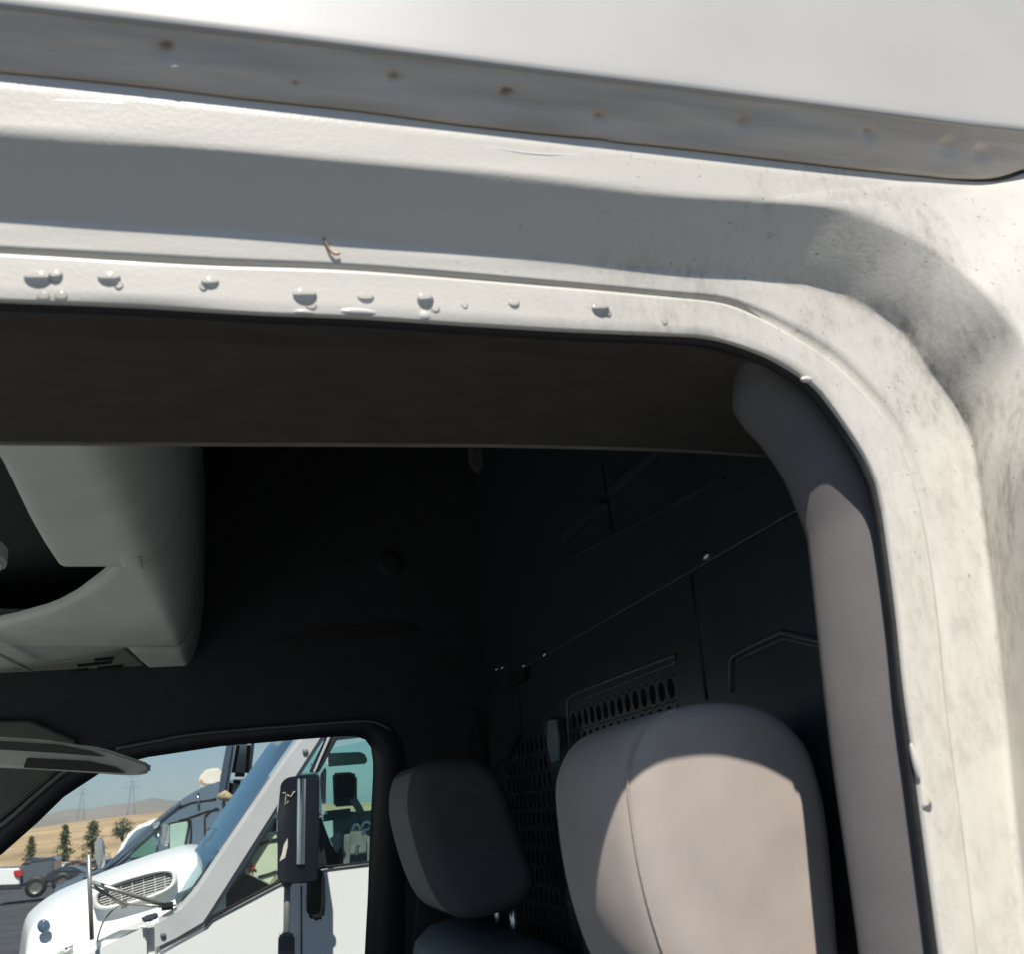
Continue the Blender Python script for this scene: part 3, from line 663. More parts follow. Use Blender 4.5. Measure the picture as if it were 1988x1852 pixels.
seatback(drv, bprof, DY-.11, DY+DW+.11, SEATD)
box('cushion', (xm-.30, DY+DW/2, zb-.70), (.55, .50, .14), SEATD, drv, .04, 3)
# passenger's seat
PY0 = 1.60; PW_ = 0.27
pas = thing('passenger_seat', 'charcoal grey passenger seat headrest on two steel posts beside the far window', 'seat', (0.44, PY0+PW_/2, Z(-0.7)))
prof_p = sprof([(812, 1490), (850, 1474), (900, 1470), (940, 1478), (968, 1500), (990, 1545), (1010, 1600), (1030, 1660), (1045, 1710), (1040, 1745), (1000, 1768), (940, 1785), (905, 1788), (870, 1775), (838, 1720), (812, 1650), (797, 1580), (797, 1520)], PY0)
hp = headrest('headrest', prof_p, PY0, PY0+PW_, SEATD, pas, .03, .04)
hp.data.materials.append(mat('seat_face_lit', (.19, .21, .20), .75, var=.1, scale=40, bump=.4, bscale=1200))  # paler front faces: windscreen light put into the colour
npr = len(prof_p)
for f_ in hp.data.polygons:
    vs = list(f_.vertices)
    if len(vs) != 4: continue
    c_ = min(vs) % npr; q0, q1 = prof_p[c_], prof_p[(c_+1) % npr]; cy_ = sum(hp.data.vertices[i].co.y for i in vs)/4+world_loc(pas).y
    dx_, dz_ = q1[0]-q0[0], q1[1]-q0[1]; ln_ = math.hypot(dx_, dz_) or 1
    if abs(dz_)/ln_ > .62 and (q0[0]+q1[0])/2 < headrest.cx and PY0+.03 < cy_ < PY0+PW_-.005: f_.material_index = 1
zp_ = min(z for x, z in prof_p); xq = PY(975, 1790, PY0+.05).x
for yy, px in ((PY0+.06, 998), (PY0+.20, 968)):
    c = PY(px, 1790, yy); tube('headrest_post', [(c.x, yy, zp_-.09), (c.x, yy, zp_+.05)], .007, STEEL, pas, 10)
    ring('post_collar', [[Vector((c.x+r*math.cos(k*math.pi/6), yy+r*math.sin(k*math.pi/6), zp_-d)) for k in range(12)] for r, d in ((.016, .062), (.015, .048), (.008, .045))], RUBBER, pas)
zt = PY(960, 1812, PY0+.05).z
bp2 = [(xq-.10, zt-.03), (xq-.06, zt), (xq+.02, zt+.002), (xq+.08, zt-.03), (xq+.085, zt-.45), (xq-.06, zt-.62), (xq-.18, zt-.62), (xq-.16, zt-.25)]
seatback(pas, bp2, PY0-.10, PY0+PW_+.12, mat('seat_vinyl_blue', (.09, .11, .125), .6, var=.15, scale=30, bump=.4, bscale=900))
box('cushion', (xq-.30, PY0+PW_/2, zt-.66), (.55, .50, .14), SEATD, pas, .04, 3)
# belt hanging behind passenger seat
solid('belt_webbing', [PY(x, y, 1.98) for x, y in [(812, 1740), (842, 1755), (836, 1800), (826, 1860), (800, 1860), (806, 1790)]], (0, .004, 0), RUBBER, pas, .001)

# ---- loose fibre caught on the jamb
fb = catmull([Vector((*p, 0)) for p in [(628, 461), (634, 474), (642, 487), (652, 493), (660, 491)]], 14)
tag(tube('plant_fibre', [PS(p.x, p.y, Y1-.0035) for p in fb], .0009, mat('dry_fibre', (.42, .24, .13), .8, var=.2, scale=90), None, 6), 'tiny curled brown fibre stuck on the white door frame', 'fibre')

# ================================================================ OUTSIDE
ASPH = mat('asphalt', (0.055, 0.058, 0.062), 0.85, var=0.35, scale=0.8, bump=0.5, bscale=60)
g = mesh('ground', [(-9000, -3000, 0), (9000, -3000, 0), (9000, 12000, 0), (-9000, 12000, 0)], [(0, 1, 2, 3)], ASPH, None, False); struct(g)
def DY4(zx, zy): return (zx/4.0, 1389+zy/4.0)          # measuring frames
def DZ4(zx, zy): return (347.3+zx/4.0, 1389+zy/4.0)
TW = mat('truck_white', (0.84, 0.845, 0.82), 0.30, coat=0.4, var=0.03, scale=3)
SILV = mat('silver_pillar', (0.52, 0.53, 0.535), 0.40, coat=0.2, var=0.06, scale=6)
TBLK = mat('truck_black', (0.02, 0.021, 0.023), 0.45, var=0.2, scale=10)
CHROME = mat('chrome', (0.80, 0.81, 0.82), 0.10, metal=1.0, var=0.05, scale=5)
MIRH = mat('mirror_shell', (0.012, 0.016, 0.024), 0.12, coat=1.0, var=0.2, scale=8)
SMOKE = glass('truck_glass', (0.80, 0.93, 0.90))
WSG = glass('truck_windscreen', (0.72, 0.88, 0.92), 2.3)
TEAL = mat('cab_lining', (0.30, 0.48, 0.47), 0.7, var=0.15, scale=8)
PALE = mat('cab_headliner', (0.62, 0.78, 0.68), 0.7, var=0.1, scale=8)
YT = 4.5
tr = thing('semi_truck', 'white semi truck with silver windscreen pillar parked right beside the van window', 'truck', (PY(400, 1700, YT).x, YT+1, 0))
def tsol(name, pts, Y, th, m, bev=.008, conv=None, parent=None):
    return solid(name, [PY(*(conv(*p) if conv else p), Y) for p in pts], (0, th, 0), m, parent or tr, bev)
# bonnet: silhouette crest, shoulder and side
crest = [(-30, 2050), (20, 1930), (37, 1852), (42, 1814), (51, 1781), (72, 1758), (112, 1731), (170, 1706), (225, 1684), (275, 1666), (325, 1651), (358, 1644), (390, 1648), (430, 1660)]
NB = 48
cr = catmull([Vector((*p, 0)) for p in crest], NB)
def brow(dx, dy, Y): return [PY(p.x+dx*min(1, i/14), p.y+dy*min(1, (i+2)/12), Y) for i, p in enumerate(cr)]
c_top = [PY(p.x, p.y, 5.25) for p in cr]
far = [Vector((p.x, 6.35, p.z-.28)) for p in c_top]; mid = [Vector((p.x, 5.75, p.z+.005)) for p in c_top]
low = [Vector((p.x+.02, 4.72, 0.55)) for p in brow(8, 34, 4.80)]
mid2 = [Vector((p.x+.01, 4.70, p.z*.55+.45)) for p in brow(8, 34, 4.80)]
bon = grid('bonnet', [[Vector((p.x, 6.4, .6)) for p in far], far, mid, c_top, brow(2, 5, 5.08), brow(5, 13, 4.93), brow(7, 24, 4.83), brow(8, 36, 4.76), mid2, low], TW, tr)
# bonnet side vent: oval frame, dark back, bars
vc = (262, 1727); uL = Vector((78, -22.6, 0)); uH = Vector((1.5, 24, 0)); YV = 4.715
def vp(a, b, d=0.0): q = Vector((*vc, 0))+uL*a+uH*b; return PY(q.x, q.y, YV-d)
def oval(s, t, n=40):
    out = []
    for k in range(n):
        a = 2*math.pi*k/n; ca, sa = math.cos(a), math.sin(a)
        out.append((math.copysign(abs(ca)**.75, ca)*s, math.copysign(abs(sa)**.62, sa)*t))
    return out
vf = ring('vent_frame', [[vp(a, b, -.03) for a, b in oval(1.06, 1.12)], [vp(a, b, .012) for a, b in oval(1.03, 1.08)], [vp(a, b, .014) for a, b in oval(.95, .90)], [vp(a, b, -.02) for a, b in oval(.90, .80)]], TW, tr)
mesh('vent_back', [vp(a, b, -.012) for a, b in oval(.93, .86)], [tuple(range(40))], TBLK, vf, False)
VB = mat('vent_bars', (.62, .62, .58), .4, var=.05, scale=20)
for k in range(8):
    b = -.72+1.44*k/7; w_ = .90*math.sqrt(max(.1, 1-(b*.85)**2))
    solid('vent_bar', [vp(-w_, b-.045), vp(w_, b-.045), vp(w_, b+.045), vp(-w_, b+.045)], (0, .012, 0), VB, vf)
for a in (-.62, -.34, -.06, .22, .5, .74): solid('vent_divider', [vp(a-.010, -.78, .003), vp(a+.010, -.78, .003), vp(a+.010, .78, .003), vp(a-.010, .78, .003)], (0, .006, 0), VB, vf)
# marker lamp
c = Vector((85, 1799, 0))
ring('marker_lamp', [[PY(c.x+r*math.cos(k*math.pi/9), c.y+r*1.05*math.sin(k*math.pi/9), 4.72-d) for k in range(18)] for r, d in ((13, 0), (12.5, .008), (9, .011), (.5, .012))], mat('lamp_glass', (.10, .14, .22), .12, coat=1, var=.2, scale=30), tr)
# cowl below the windscreen and wing
tsol('cowl_panel', [DY4(*p) for p in [(330, 2000), (560, 1852), (800, 1735), (1080, 1605), (1195, 1565), (1200, 2000)]], 4.55, .35, TW, .03)
tsol('wing_panel', [DY4(*p) for p in [(150, 2100), (330, 1850), (470, 1800), (580, 1790), (430, 1900), (330, 2100)]], 4.66, .2, TW, .03)
# door and cab side
door = [(299, 1794), (347, 1829), (399, 1799), (412, 1784), (541, 1716), (625, 1687), (716, 1675), (1050, 1640), (1100, 2300), (299, 2300)]
tsol('door_panel', [(300, 1856), (347, 1829), (399, 1801), (412, 1787), (541, 1719), (625, 1690), (716, 1678), (760, 1674), (780, 2300), (300, 2300)], YT, .12, TW, .012)
tsol('door_gap', [(583.5, 1722), (586.5, 1720), (588, 2200), (585, 2200)], YT-.002, .004, TBLK, 0)
tsol('belt_moulding', [(397, 1803), (412, 1785), (541, 1717), (625, 1688), (760, 1672), (760, 1668), (624, 1683), (539, 1711), (410, 1779), (396, 1797)], YT-.012, .03, TBLK, .004)
tsol('cab_rear_side', [(780, 1400), (1100, 1400), (1150, 2300), (790, 2300)], YT+.01, .12, TW, .01)
# windscreen pillar
pil_pts = [(299, 1788), (347, 1759), (377, 1726), (422, 1659), (487, 1564), (547, 1476), (582, 1430), (650, 1335), (702, 1335), (629, 1436), (587, 1501), (532, 1589), (472, 1684), (412, 1779), (399, 1798), (347, 1829), (300, 1852)]
wp = tsol('windscreen_pillar', pil_pts, 4.485, .05, SILV, .018)
for q in ((593, 1460), (317, 1817)):
    ring('pillar_bolt', [[PY(q[0]+r*math.cos(k*math.pi/6), q[1]+r*math.sin(k*math.pi/6), 4.483-d) for k in range(12)] for r, d in ((6, 0), (5.5, .006), (2, .008), (.2, .008))], mat('bolt_grey', (.16, .16, .17), .4, var=.2, scale=30), wp)
tsol('pillar_screw', [(603, 1484), (605, 1483), (606, 1486), (604, 1487)], 4.44, .01, CHROME, 0)
tsol('door_window_frame', [(640, 1345), (700, 1340), (655, 1436), (620, 1500), (600, 1500), (629, 1440)], 4.52, .03, TBLK, .004)
tsol('gutter_trim', [(662, 1345), (668, 1345), (640, 1436), (612, 1500), (608, 1500), (634, 1436)], 4.505, .01, SILV, .002)
# windscreen, raked, running across to the far side
ws0 = [PY(x, y, 4.56) for x, y in [(352, 1752), (420, 1655), (485, 1560), (545, 1472), (640, 1338)]]
ws1 = [Vector((p.x-.10, 5.5, p.z+.03)) for p in ws0]; ws2 = [Vector((p.x-.02, 6.4, p.z)) for p in ws0]
grid('windscreen', [ws0, [a.lerp(b, .5)+Vector((-.05, 0, .01)) for a, b in zip(ws0, ws1)], ws1, ws2], WSG, tr)
# cab lining seen through the glass
fx0, fx1 = PY(470, 1700, 6.4).x, PY(1050, 1600, 6.4).x
LINX = lambda x, y, Y=6.30: PY(x, y, Y)
mesh('far_door', [LINX(520, 1590), LINX(900, 1560), LINX(900, 1860), LINX(400, 1860)], [(0, 1, 2, 3)], TEAL, tr, False)
mesh('cab_roof', [PY(560, 1330, 4.6), PY(900, 1300, 4.6), LINX(980, 1400), LINX(640, 1440)], [(0, 1, 2, 3)], PALE, tr, False)
mesh('cab_back', [PY(770, 1300, 4.62), PY(770, 2200, 4.62), PY(860, 2000, 6.3), PY(860, 1300, 6.3)], [(0, 1, 2, 3)], TEAL, tr, False)
tsol('lining_band', [DZ4(*p) for p in [(1148, 295), (1420, 285), (1462, 320), (1465, 375), (1150, 400)]], 6.15, .05, PALE, .01)
tsol('cab_vent', [DZ4(*p) for p in [(1215, 470), (1340, 455), (1360, 480), (1362, 640), (1215, 645)]], 5.9, .04, TBLK, .012)
tsol('vent_surround', [DZ4(*p) for p in [(1195, 450), (1350, 440), (1385, 470), (1385, 700), (1205, 715)]], 5.95, .04, mat('vent_grey', (.20, .24, .23), .5, var=.1, scale=20), .012)
tsol('lining_fold', [DZ4(*p) for p in [(1130, 745), (1360, 720), (1370, 790), (1120, 830)]], 5.8, .3, mat('lining_blue', (.17, .34, .37), .6, var=.1, scale=10), .02)
tsol('steering_column', [DZ4(*p) for p in [(1080, 700), (1130, 860), (1200, 1040), (1300, 1120), (1475, 1130), (1475, 1240), (1080, 1240)]], 5.2, .3, TBLK, .03)
tsol('seat_edge', [DZ4(*p) for p in [(1290, 880), (1420, 860), (1500, 900), (1500, 1240), (1280, 1240)]], 5.0, .3, mat('cab_seat', (.16, .19, .18), .7, var=.3, scale=15), .04)
tsol('clipboard', [DZ4(*p) for p in [(1170, 960), (1255, 900), (1290, 1010), (1215, 1065)]], 5.1, .01, mat('paper_green', (.42, .58, .54), .7, var=.1, scale=30), .003)
for pts in ([(1345, 900), (1370, 850), (1400, 860), (1410, 900)], [(1400, 900), (1440, 840), (1480, 830), (1490, 860)], [(1420, 930), (1450, 900), (1480, 880)], [(1380, 1090), (1385, 1030), (1400, 1010)]):
    q = catmull([Vector((*DZ4(*p), 0)) for p in pts], 10); tube('chrome_lever', [PY(p.x, p.y, 4.9) for p in q], .008, CHROME, tr, 8)
tube('grab_rail', [PY(*DZ4(1350, 650), 5.1), PY(*DZ4(1400, 730), 5.1), PY(*DZ4(1430, 830), 5.1)], .020, mat('rail_grey', (.22, .26, .25), .6, var=.2, scale=20), tr, 8)
mesh('far_door_glass', [LINX(560, 1470, 6.32), LINX(900, 1400, 6.32), LINX(900, 1562, 6.32), LINX(520, 1592, 6.32)], [(0, 1, 2, 3)], glass('green_pane', (.62, .90, .84)), tr, False)
mesh('door_glass', [PY(x, y, 4.53) for x, y in [(410, 1783), (541, 1714), (625, 1686), (770, 1672), (770, 1330), (690, 1345), (629, 1440), (532, 1590)]], [tuple(range(8))], SMOKE, tr, False)
tsol('dash_top', [(400, 1795), (480, 1690), (545, 1580), (560, 1590), (620, 1600), (640, 1700), (430, 1800)], 4.9, 1.2, TBLK, .03)
# main door mirror
mirr = [DZ4(*p) for p in [(800, 520), (840, 485), (960, 465), (1080, 455), (1092, 475), (1090, 900), (1078, 1285), (1060, 1300), (880, 1312), (790, 1300), (772, 1285), (765, 1240), (768, 760), (790, 540)]]
mm = tsol('door_mirror', mirr, 4.16, .13, MIRH, .022)
q = [[PY(*DZ4(920+dx+(y-490)*(-.012), y), 4.158-d) for y in (495, 700, 900, 1100, 1160)] for dx, d in ((0, 0), (8, .006), (34, .009), (58, .006), (66, 0))]
grid('mirror_strip', q, CHROME, mm)
tsol('mirror_scuff', [DZ4(*p) for p in [(800, 1080), (815, 1010), (845, 955), (845, 1020), (825, 1110), (780, 1140)]], 4.155, .006, mat('scuffed_plastic', (.70, .66, .56), .7, var=.2, scale=60), .001, None, mm)
for pts in ([(805, 610), (825, 600), (830, 640), (820, 700), (850, 670)], [(838, 620), (870, 635), (895, 595), (905, 600)]):
    tube('mirror_scratch', [PY(*DZ4(*p), 4.156) for p in pts], .0025, mat('scratch', (.55, .45, .33), .6, var=.2, scale=50), mm, 5)
tube('mirror_post', [PY(*DZ4(842, 1290), 4.22), PY(*DZ4(838, 1500), 4.22), PY(*DZ4(834, 1900), 4.22)], .013, mat('post_grey', (.23, .225, .22), .4, var=.1, scale=20), tr, 12)
tube('mirror_socket', [PY(*DZ4(840, 1290), 4.22), PY(*DZ4(840, 1335), 4.22)], [.026, .017], TBLK, tr, 12)
tsol('mirror_lower_bracket', [DZ4(*p) for p in [(772, 1720), (790, 1692), (870, 1685), (900, 1710), (905, 2100), (765, 2100)]], 4.14, .10, MIRH, .02)
tsol('convex_mirror', [DZ4(*p) for p in [(1000, 1210), (1060, 1185), (1110, 1190), (1138, 1240), (1142, 1480), (1130, 1580), (1090, 1600), (1040, 1598), (1000, 1560), (990, 1480)]], 4.24, .11, mat('convex_shell', (.020, .028, .024), .2, coat=.8, var=.2, scale=10), .022)
tsol('mirror_end_cap', [DZ4(*p) for p in [(1095, 470), (1140, 400), (1146, 420), (1142, 690), (1110, 690), (1095, 520)]], 4.34, .05, CHROME, .01)
ellipsoid('mirror_knob', PY(*DZ4(1090, 765), 4.18), (.016, .014, .016), CHROME, tr)
# far side mirror seen past the windscreen
tsol('far_mirror', [DZ4(*p) for p in [(375, 200), (445, 200), (400, 480), (370, 650), (305, 620), (318, 500)]], 6.7, .12, mat('far_shell', (.055, .075, .11), .35, var=.15, scale=8), .02)
for pts in ([(450, 200), (560, 200), (540, 480), (402, 478)], [(395, 492), (512, 510), (480, 655), (380, 640)]):
    tsol('far_mirror_glass', [DZ4(*p) for p in pts], 6.66, .05, CHROME, .045)
tsol('far_mirror_edge', [DZ4(*p) for p in [(562, 200), (590, 200), (560, 480), (520, 660), (490, 655), (530, 500)]], 6.68, .08, TBLK, .01)
tube('far_mirror_arm', [PY(p.x, p.y, 6.7) for p in catmull([Vector((*DZ4(*p), 0)) for p in [(345, 660), (350, 710), (380, 755), (430, 772), (480, 780)]], 16)], .012, mat('arm_grey', (.16, .17, .18), .5, var=.2, scale=20), tr, 8)
tube('far_mirror_joint', [PY(*DZ4(300, 635), 6.64), PY(*DZ4(350, 625), 6.64), PY(*DZ4(440, 655), 6.64)], [.014, .035, .014], mat('rusty_joint', (.42, .32, .20), .7, var=.4, scale=40), tr, 8)
# bonnet mirror on its post
tube('hood_mirror_post', [PY(*DY4(690, 1085), 4.45), PY(*DY4(700, 1400), 4.45), PY(*DY4(714, 1745), 4.45)], .009, mat('post_steel', (.42, .40, .37), .35, metal=.6, var=.2, scale=20), tr, 8)
tube('hood_mirror_brace', [PY(*DY4(715, 1300), 4.45), PY(*DY4(1000, 1390), 4.48), PY(*DY4(1290, 1480), 4.52)], .009, MATS['post_steel'], tr, 8)
tube('hood_mirror_brace', [PY(*DY4(712, 1325), 4.45), PY(*DY4(860, 1410), 4.50), PY(*DY4(975, 1490), 4.58)], .007, MATS['post_steel'], tr, 8)
tube('hood_mirror_brace', [PY(*DY4(965, 1470), 4.58), PY(*DY4(1120, 1475), 4.56), PY(*DY4(1290, 1490), 4.52)], .005, MATS['post_steel'], tr, 8)
tube('mirror_cable', [PY(p.x, p.y, 4.56) for p in catmull([Vector((*DY4(*p), 0)) for p in [(920, 1480), (860, 1530), (800, 1610), (765, 1710), (755, 1760)]], 16)], .0035, mat('cable_grey', (.24, .25, .26), .5, var=.2, scale=20), tr, 6)
hm = [DY4(*p) for p in [(730, 1010), (745, 965), (765, 945), (785, 960), (795, 1040), (800, 1130), (790, 1180), (770, 1200), (752, 1170), (738, 1100)]]
tsol('hood_mirror', hm, 4.40, .09, mat('dull_chrome', (.62, .64, .62), .38, metal=.7, var=.1, scale=8), .03)
box('hood_mirror_foot', PY(*DY4(965, 1470), 4.58), (.04, .03, .03), MATS['post_steel'], tr, .01)
box('hood_mirror_clamp', PY(*DY4(1300, 1485), 4.50), (.07, .04, .03), TBLK, tr, .012)
tsol('cowl_handle', [DY4(*p) for p in [(1080, 1590), (1110, 1565), (1225, 1535), (1240, 1560), (1195, 1600), (1100, 1612)]], 4.50, .05, mat('handle_dark', (.07, .085, .11), .4, var=.2, scale=20), .012)
tsol('wiper_arm', [DY4(*p) for p in [(1400, 1440), (1440, 1380), (1490, 1310), (1500, 1315), (1450, 1400), (1410, 1455)]], 4.60, .03, TBLK, .005)
# second wiper bracket standing on the cowl
for pts in ([(165, 1090), (205, 960), (225, 890)], [(225, 890), (270, 880), (300, 900)], [(205, 985), (240, 960), (270, 905)]):
    tube('cowl_bracket', [PY(*DZ4(*p), 5.4) for p in pts], .008, TBLK, tr, 6)
tsol('cowl_bracket_foot', [DZ4(*p) for p in [(150, 1075), (180, 1070), (190, 1090), (150, 1090)]], 5.4, .05, TBLK, .005)
# box on the truck dashboard
CARD = mat('cream_card', (.84, .75, .56), .7, var=.06, scale=20)
cb = tag(solid('cardboard_box', [PY(*DZ4(*p), 4.54) for p in [(500, 1225), (690, 905), (775, 935), (800, 1190), (705, 1322)]], (.06, .22, .0), CARD, None, .006), 'cream cardboard box with a red mark behind the white truck glass', 'box')
for pts in ([(530, 1170), (600, 1205)], [(560, 1145), (572, 1225)], [(590, 1160), (545, 1215)]):
    tube('red_mark', [PY(*DZ4(*p), 4.537) for p in pts], .004, mat('red_ink', (.55, .10, .06), .7, var=.1, scale=50), cb, 5)
for pts in ([(615, 1260), (700, 1235), (760, 1215)], [(630, 1010), (700, 975), (770, 965)]):
    tube('box_flap_gap', [PY(*DZ4(*p), 4.537) for p in pts], .006, TBLK, cb, 5)

# ---------------- grey sleeper truck
YG = 9.0
GB = mat('truck_slate', (0.13, 0.175, 0.225), 0.35, coat=0.4, var=0.06, scale=2)
gt = thing('sleeper_truck', 'slate blue sleeper truck with chrome edge line parked behind the white truck', 'truck', (PY(380, 1600, YG).x, YG+1.2, 0))
def gsol(name, pts, Y, th, m, bev=.01, conv=DY4): return solid(name, [PY(*conv(*p), Y) for p in pts], (0, th, 0), m, gt, bev)
roof = [(390, 1370), (470, 1310), (640, 1235), (780, 1190), (870, 1120), (960, 1040), (1080, 930), (1180, 840), (1260, 770), (1400, 660), (1540, 575), (1660, 520), (1800, 500), (2500, 440)]
gsol('cab_side', roof+[(2500, 1800), (390, 1800)], YG, 2.3, GB, .03)
e = catmull([Vector((*DY4(*p), 0)) for p in [(640, 1240), (780, 1200), (870, 1130), (1080, 940), (1260, 785), (1400, 675)]], 24)
tube('chrome_edge', [PY(p.x, p.y, YG-.02) for p in e], .011, CHROME, gt, 6)
e2 = catmull([Vector((*DY4(*p), 0)) for p in [(690, 1255), (860, 1160), (960, 1085), (1100, 965), (1210, 870)]], 16)
tube('chrome_edge', [PY(p.x, p.y, YG-.03) for p in e2], .008, CHROME, gt, 6)
gsol('hood_marker', [(1180, 880), (1210, 830), (1245, 820), (1240, 850), (1205, 890)], YG-.06, .05, CHROME, .01)
GG = mat('green_glass', (.10, .22, .18), .08, coat=1, var=.25, scale=3)
gsol('door_window', [(1000, 1120), (1020, 1050), (1090, 970), (1180, 900), (1225, 890), (1222, 1075), (1120, 1105)], YG-.01, .03, GG, .008)
gw = gsol('window_frame', [(1296, 850), (1320, 835), (1478, 805), (1476, 870), (1440, 1035), (1310, 1060)], YG-.008, .02, TBLK, .006)
gsol('sleeper_window', [(1318, 850), (1455, 825), (1458, 870), (1430, 1020), (1318, 1045)], YG-.02, .02, mat('pale_green_glass', (.42, .60, .50), .15, coat=1, var=.2, scale=4), .006)
gsol('side_mirror', [(1250, 860), (1275, 830), (1300, 835), (1308, 900), (1300, 1010), (1280, 1035), (1255, 1020), (1246, 940)], YG-.35, .12, CHROME, .03)
tube('mirror_stem', [PY(*DY4(1235, 900), YG-.3), PY(*DY4(1225, 1000), YG-.3), PY(*DY4(1215, 1090), YG-.3)], .012, CHROME, gt, 8)
for pts in ([(1390, 820), (1480, 790), (1620, 740), (1690, 725)], [(1480, 800), (1485, 900), (1478, 1000)], [(1590, 790), (1640, 740), (1700, 730)], [(1390, 720), (1480, 680), (1560, 665), (1680, 650)], [(1590, 790), (1592, 1000)], [(1540, 600), (1540, 700)]):
    tube('panel_joint', [PY(p.x, p.y, YG-.004) for p in catmull([Vector((*DY4(*p), 0)) for p in pts], 8)], .008, TBLK, gt, 5)
tube('vent_stack', [PY(*DZ4(150, 620), YG-.02), PY(*DZ4(152, 700), YG-.02)], .012, CHROME, gt, 6)
# ---------------- white truck behind it
YC = 13.0
bt = thing('far_truck', 'white truck with cream roof fairing mostly hidden behind the slate sleeper truck', 'truck', (PY(300, 1600, YC).x, YC+1, 0))
def bsl(name, pts, Y, th, m, bev=.02, conv=DY4): return solid(name, [PY(*conv(*p), Y) for p in pts], (0, th, 0), m, bt, bev)
bsl('cab_side', [(860, 1160), (905, 1080), (960, 960), (1030, 880), (1110, 835), (1240, 795), (2200, 700), (2200, 1800), (860, 1800)], YC, 2.2, TW, .05)
bsl('cab_window', [(930, 1090), (990, 970), (1050, 900), (1130, 860), (1180, 855), (1060, 960), (960, 1085)], YC-.02, .03, mat('blue_glass', (.16, .25, .30), .1, coat=1, var=.2, scale=3), .01)
bsl('roof_fairing', [(145, 520), (180, 440), (230, 412), (330, 410), (345, 560), (170, 545)], YC+.5, 1.2, mat('fairing_cream', (.70, .66, .56), .5, var=.08, scale=4), .05, DZ4)
bsl('fairing_lamp', [(150, 500), (185, 490), (190, 530), (165, 540)], YC+.45, .1, mat('amber_lens', (.60, .38, .20), .3, var=.2, scale=10), .02, DZ4)

# ---------------- pickup, cars, wall
YP = 44.0
pk = thing('pickup_truck', 'pickup with white tailgate and red tail lamp parked at the far left', 'pickup', (PY(30, 1720, YP).x, YP+.9, 0))
def psol(name, pts, Y, th, m, bev=.03): return solid(name, [PY(*DY4(*p), Y) for p in pts], (0, th, 0), m, pk, bev)
psol('cargo_bed', [(-80, 1190), (165, 1180), (260, 1150), (420, 1125), (420, 1290), (330, 1300), (200, 1310), (160, 1340), (-80, 1340)], YP, 1.9, mat('pickup_grey', (.10, .115, .135), .35, coat=.4, var=.1, scale=2), .05)
psol('tailgate', [(-100, 1195), (155, 1188), (160, 1250), (150, 1320), (-100, 1330)], YP-.12, .1, TW, .04)
psol('bumper', [(-100, 1325), (165, 1318), (170, 1350), (-100, 1365)], YP-.2, .2, mat('dark_bumper', (.04, .04, .045), .5, var=.2, scale=4), .03)
psol('tail_lamp', [(102, 1210), (168, 1200), (170, 1255), (130, 1265), (105, 1240)], YP-.2, .15, mat('red_lens', (.50, .03, .03), .2, coat=1, var=.1, scale=6), .03)
def wheel(parent, cx, cy, Y, r, conv=DY4):
    c = PY(*conv(cx, cy), Y); k = r
    ty = ring('tyre', [[c+Vector((rr*math.cos(a*math.pi/12), d, rr*math.sin(a*math.pi/12))) for a in range(24)] for rr, d in ((k*.62, 0), (k*.92, 0), (k, .04), (k, .2), (k*.9, .24))], RUBBER, parent)
    ring('rim', [[c+Vector((rr*math.cos(a*math.pi/12), d, rr*math.sin(a*math.pi/12))) for a in range(24)] for rr, d in ((k*.62, .005), (k*.55, .03), (k*.2, .02), (.001, .02))], mat('rim_grey', (.20, .19, .18), .4, metal=.6, var=.2, scale=9), ty)
wheel(pk, 275, 1335, YP-.15, .40)
psol('cab', [(300, 1140), (330, 1110), (410, 1100), (440, 1130)], YP+.2, 1.5, mat('cab_glass', (.05, .07, .09), .1, coat=1, var=.1, scale=3), .04)
def car(label, pts, win_, Y, col, wh):
    base = PY(*DY4(*pts[0]), Y)
    t = thing('parked_car', label, 'car', (base.x, Y+.8, 0), 'cars parked in the far row')
    solid('body', [PY(*DY4(*p), Y) for p in pts], (0, 1.7, 0), mat('car_paint', col, .3, coat=.5, var=.1, scale=3), t, .06)
    solid('side_window', [PY(*DY4(*p), Y-.02) for p in win_], (0, .05, 0), MATS['cab_glass'], t, .01)
    for q in wh: wheel(t, q[0], q[1], Y-.05, .33)
    return t
car('dark low car parked between the pickup and the white bonnet', [(330, 1300), (350, 1240), (400, 1215), (470, 1180), (560, 1175), (640, 1215), (700, 1235), (710, 1310)], [(415, 1215), (475, 1187), (550, 1185), (600, 1213)], 38, (.035, .04, .05), [(480, 1300), (640, 1300)])
car('faded red car parked in front of the low white wall', [(500, 1185), (520, 1150), (560, 1130), (620, 1128), (680, 1150), (690, 1190)], [(530, 1150), (565, 1135), (615, 1134), (640, 1150)], 66, (.32, .12, .09), [(535, 1188), (650, 1184)])
car('dark blue car parked behind the pickup bed', [(170, 1180), (185, 1140), (230, 1112), (300, 1108), (345, 1135), (380, 1150), (385, 1185)], [(205, 1140), (235, 1118), (295, 1115), (325, 1137)], 60, (.03, .045, .08), [(210, 1184), (350, 1182)])
car('silver car parked beside the hood mirror of the white truck', [(690, 1165), (705, 1130), (745, 1105), (810, 1100), (850, 1125), (880, 1150)], [(718, 1130), (750, 1111), (805, 1107), (830, 1127)], 68, (.35, .36, .37), [(725, 1168), (850, 1158)])
YWL = 84.0
bw = thing('boundary_wall', 'low white boundary wall running below the tan hill', 'wall', (PY(150, 1675, YWL).x, YWL, 0))
pa, pb = PY(*DY4(-1200, 1330), YWL), PY(*DY4(2600, 930), YWL)
zw = PY(*DY4(600, 1140), YWL).z
WALLM = mat('wall_white', (.70, .69, .65), .7, var=.12, scale=1.2)
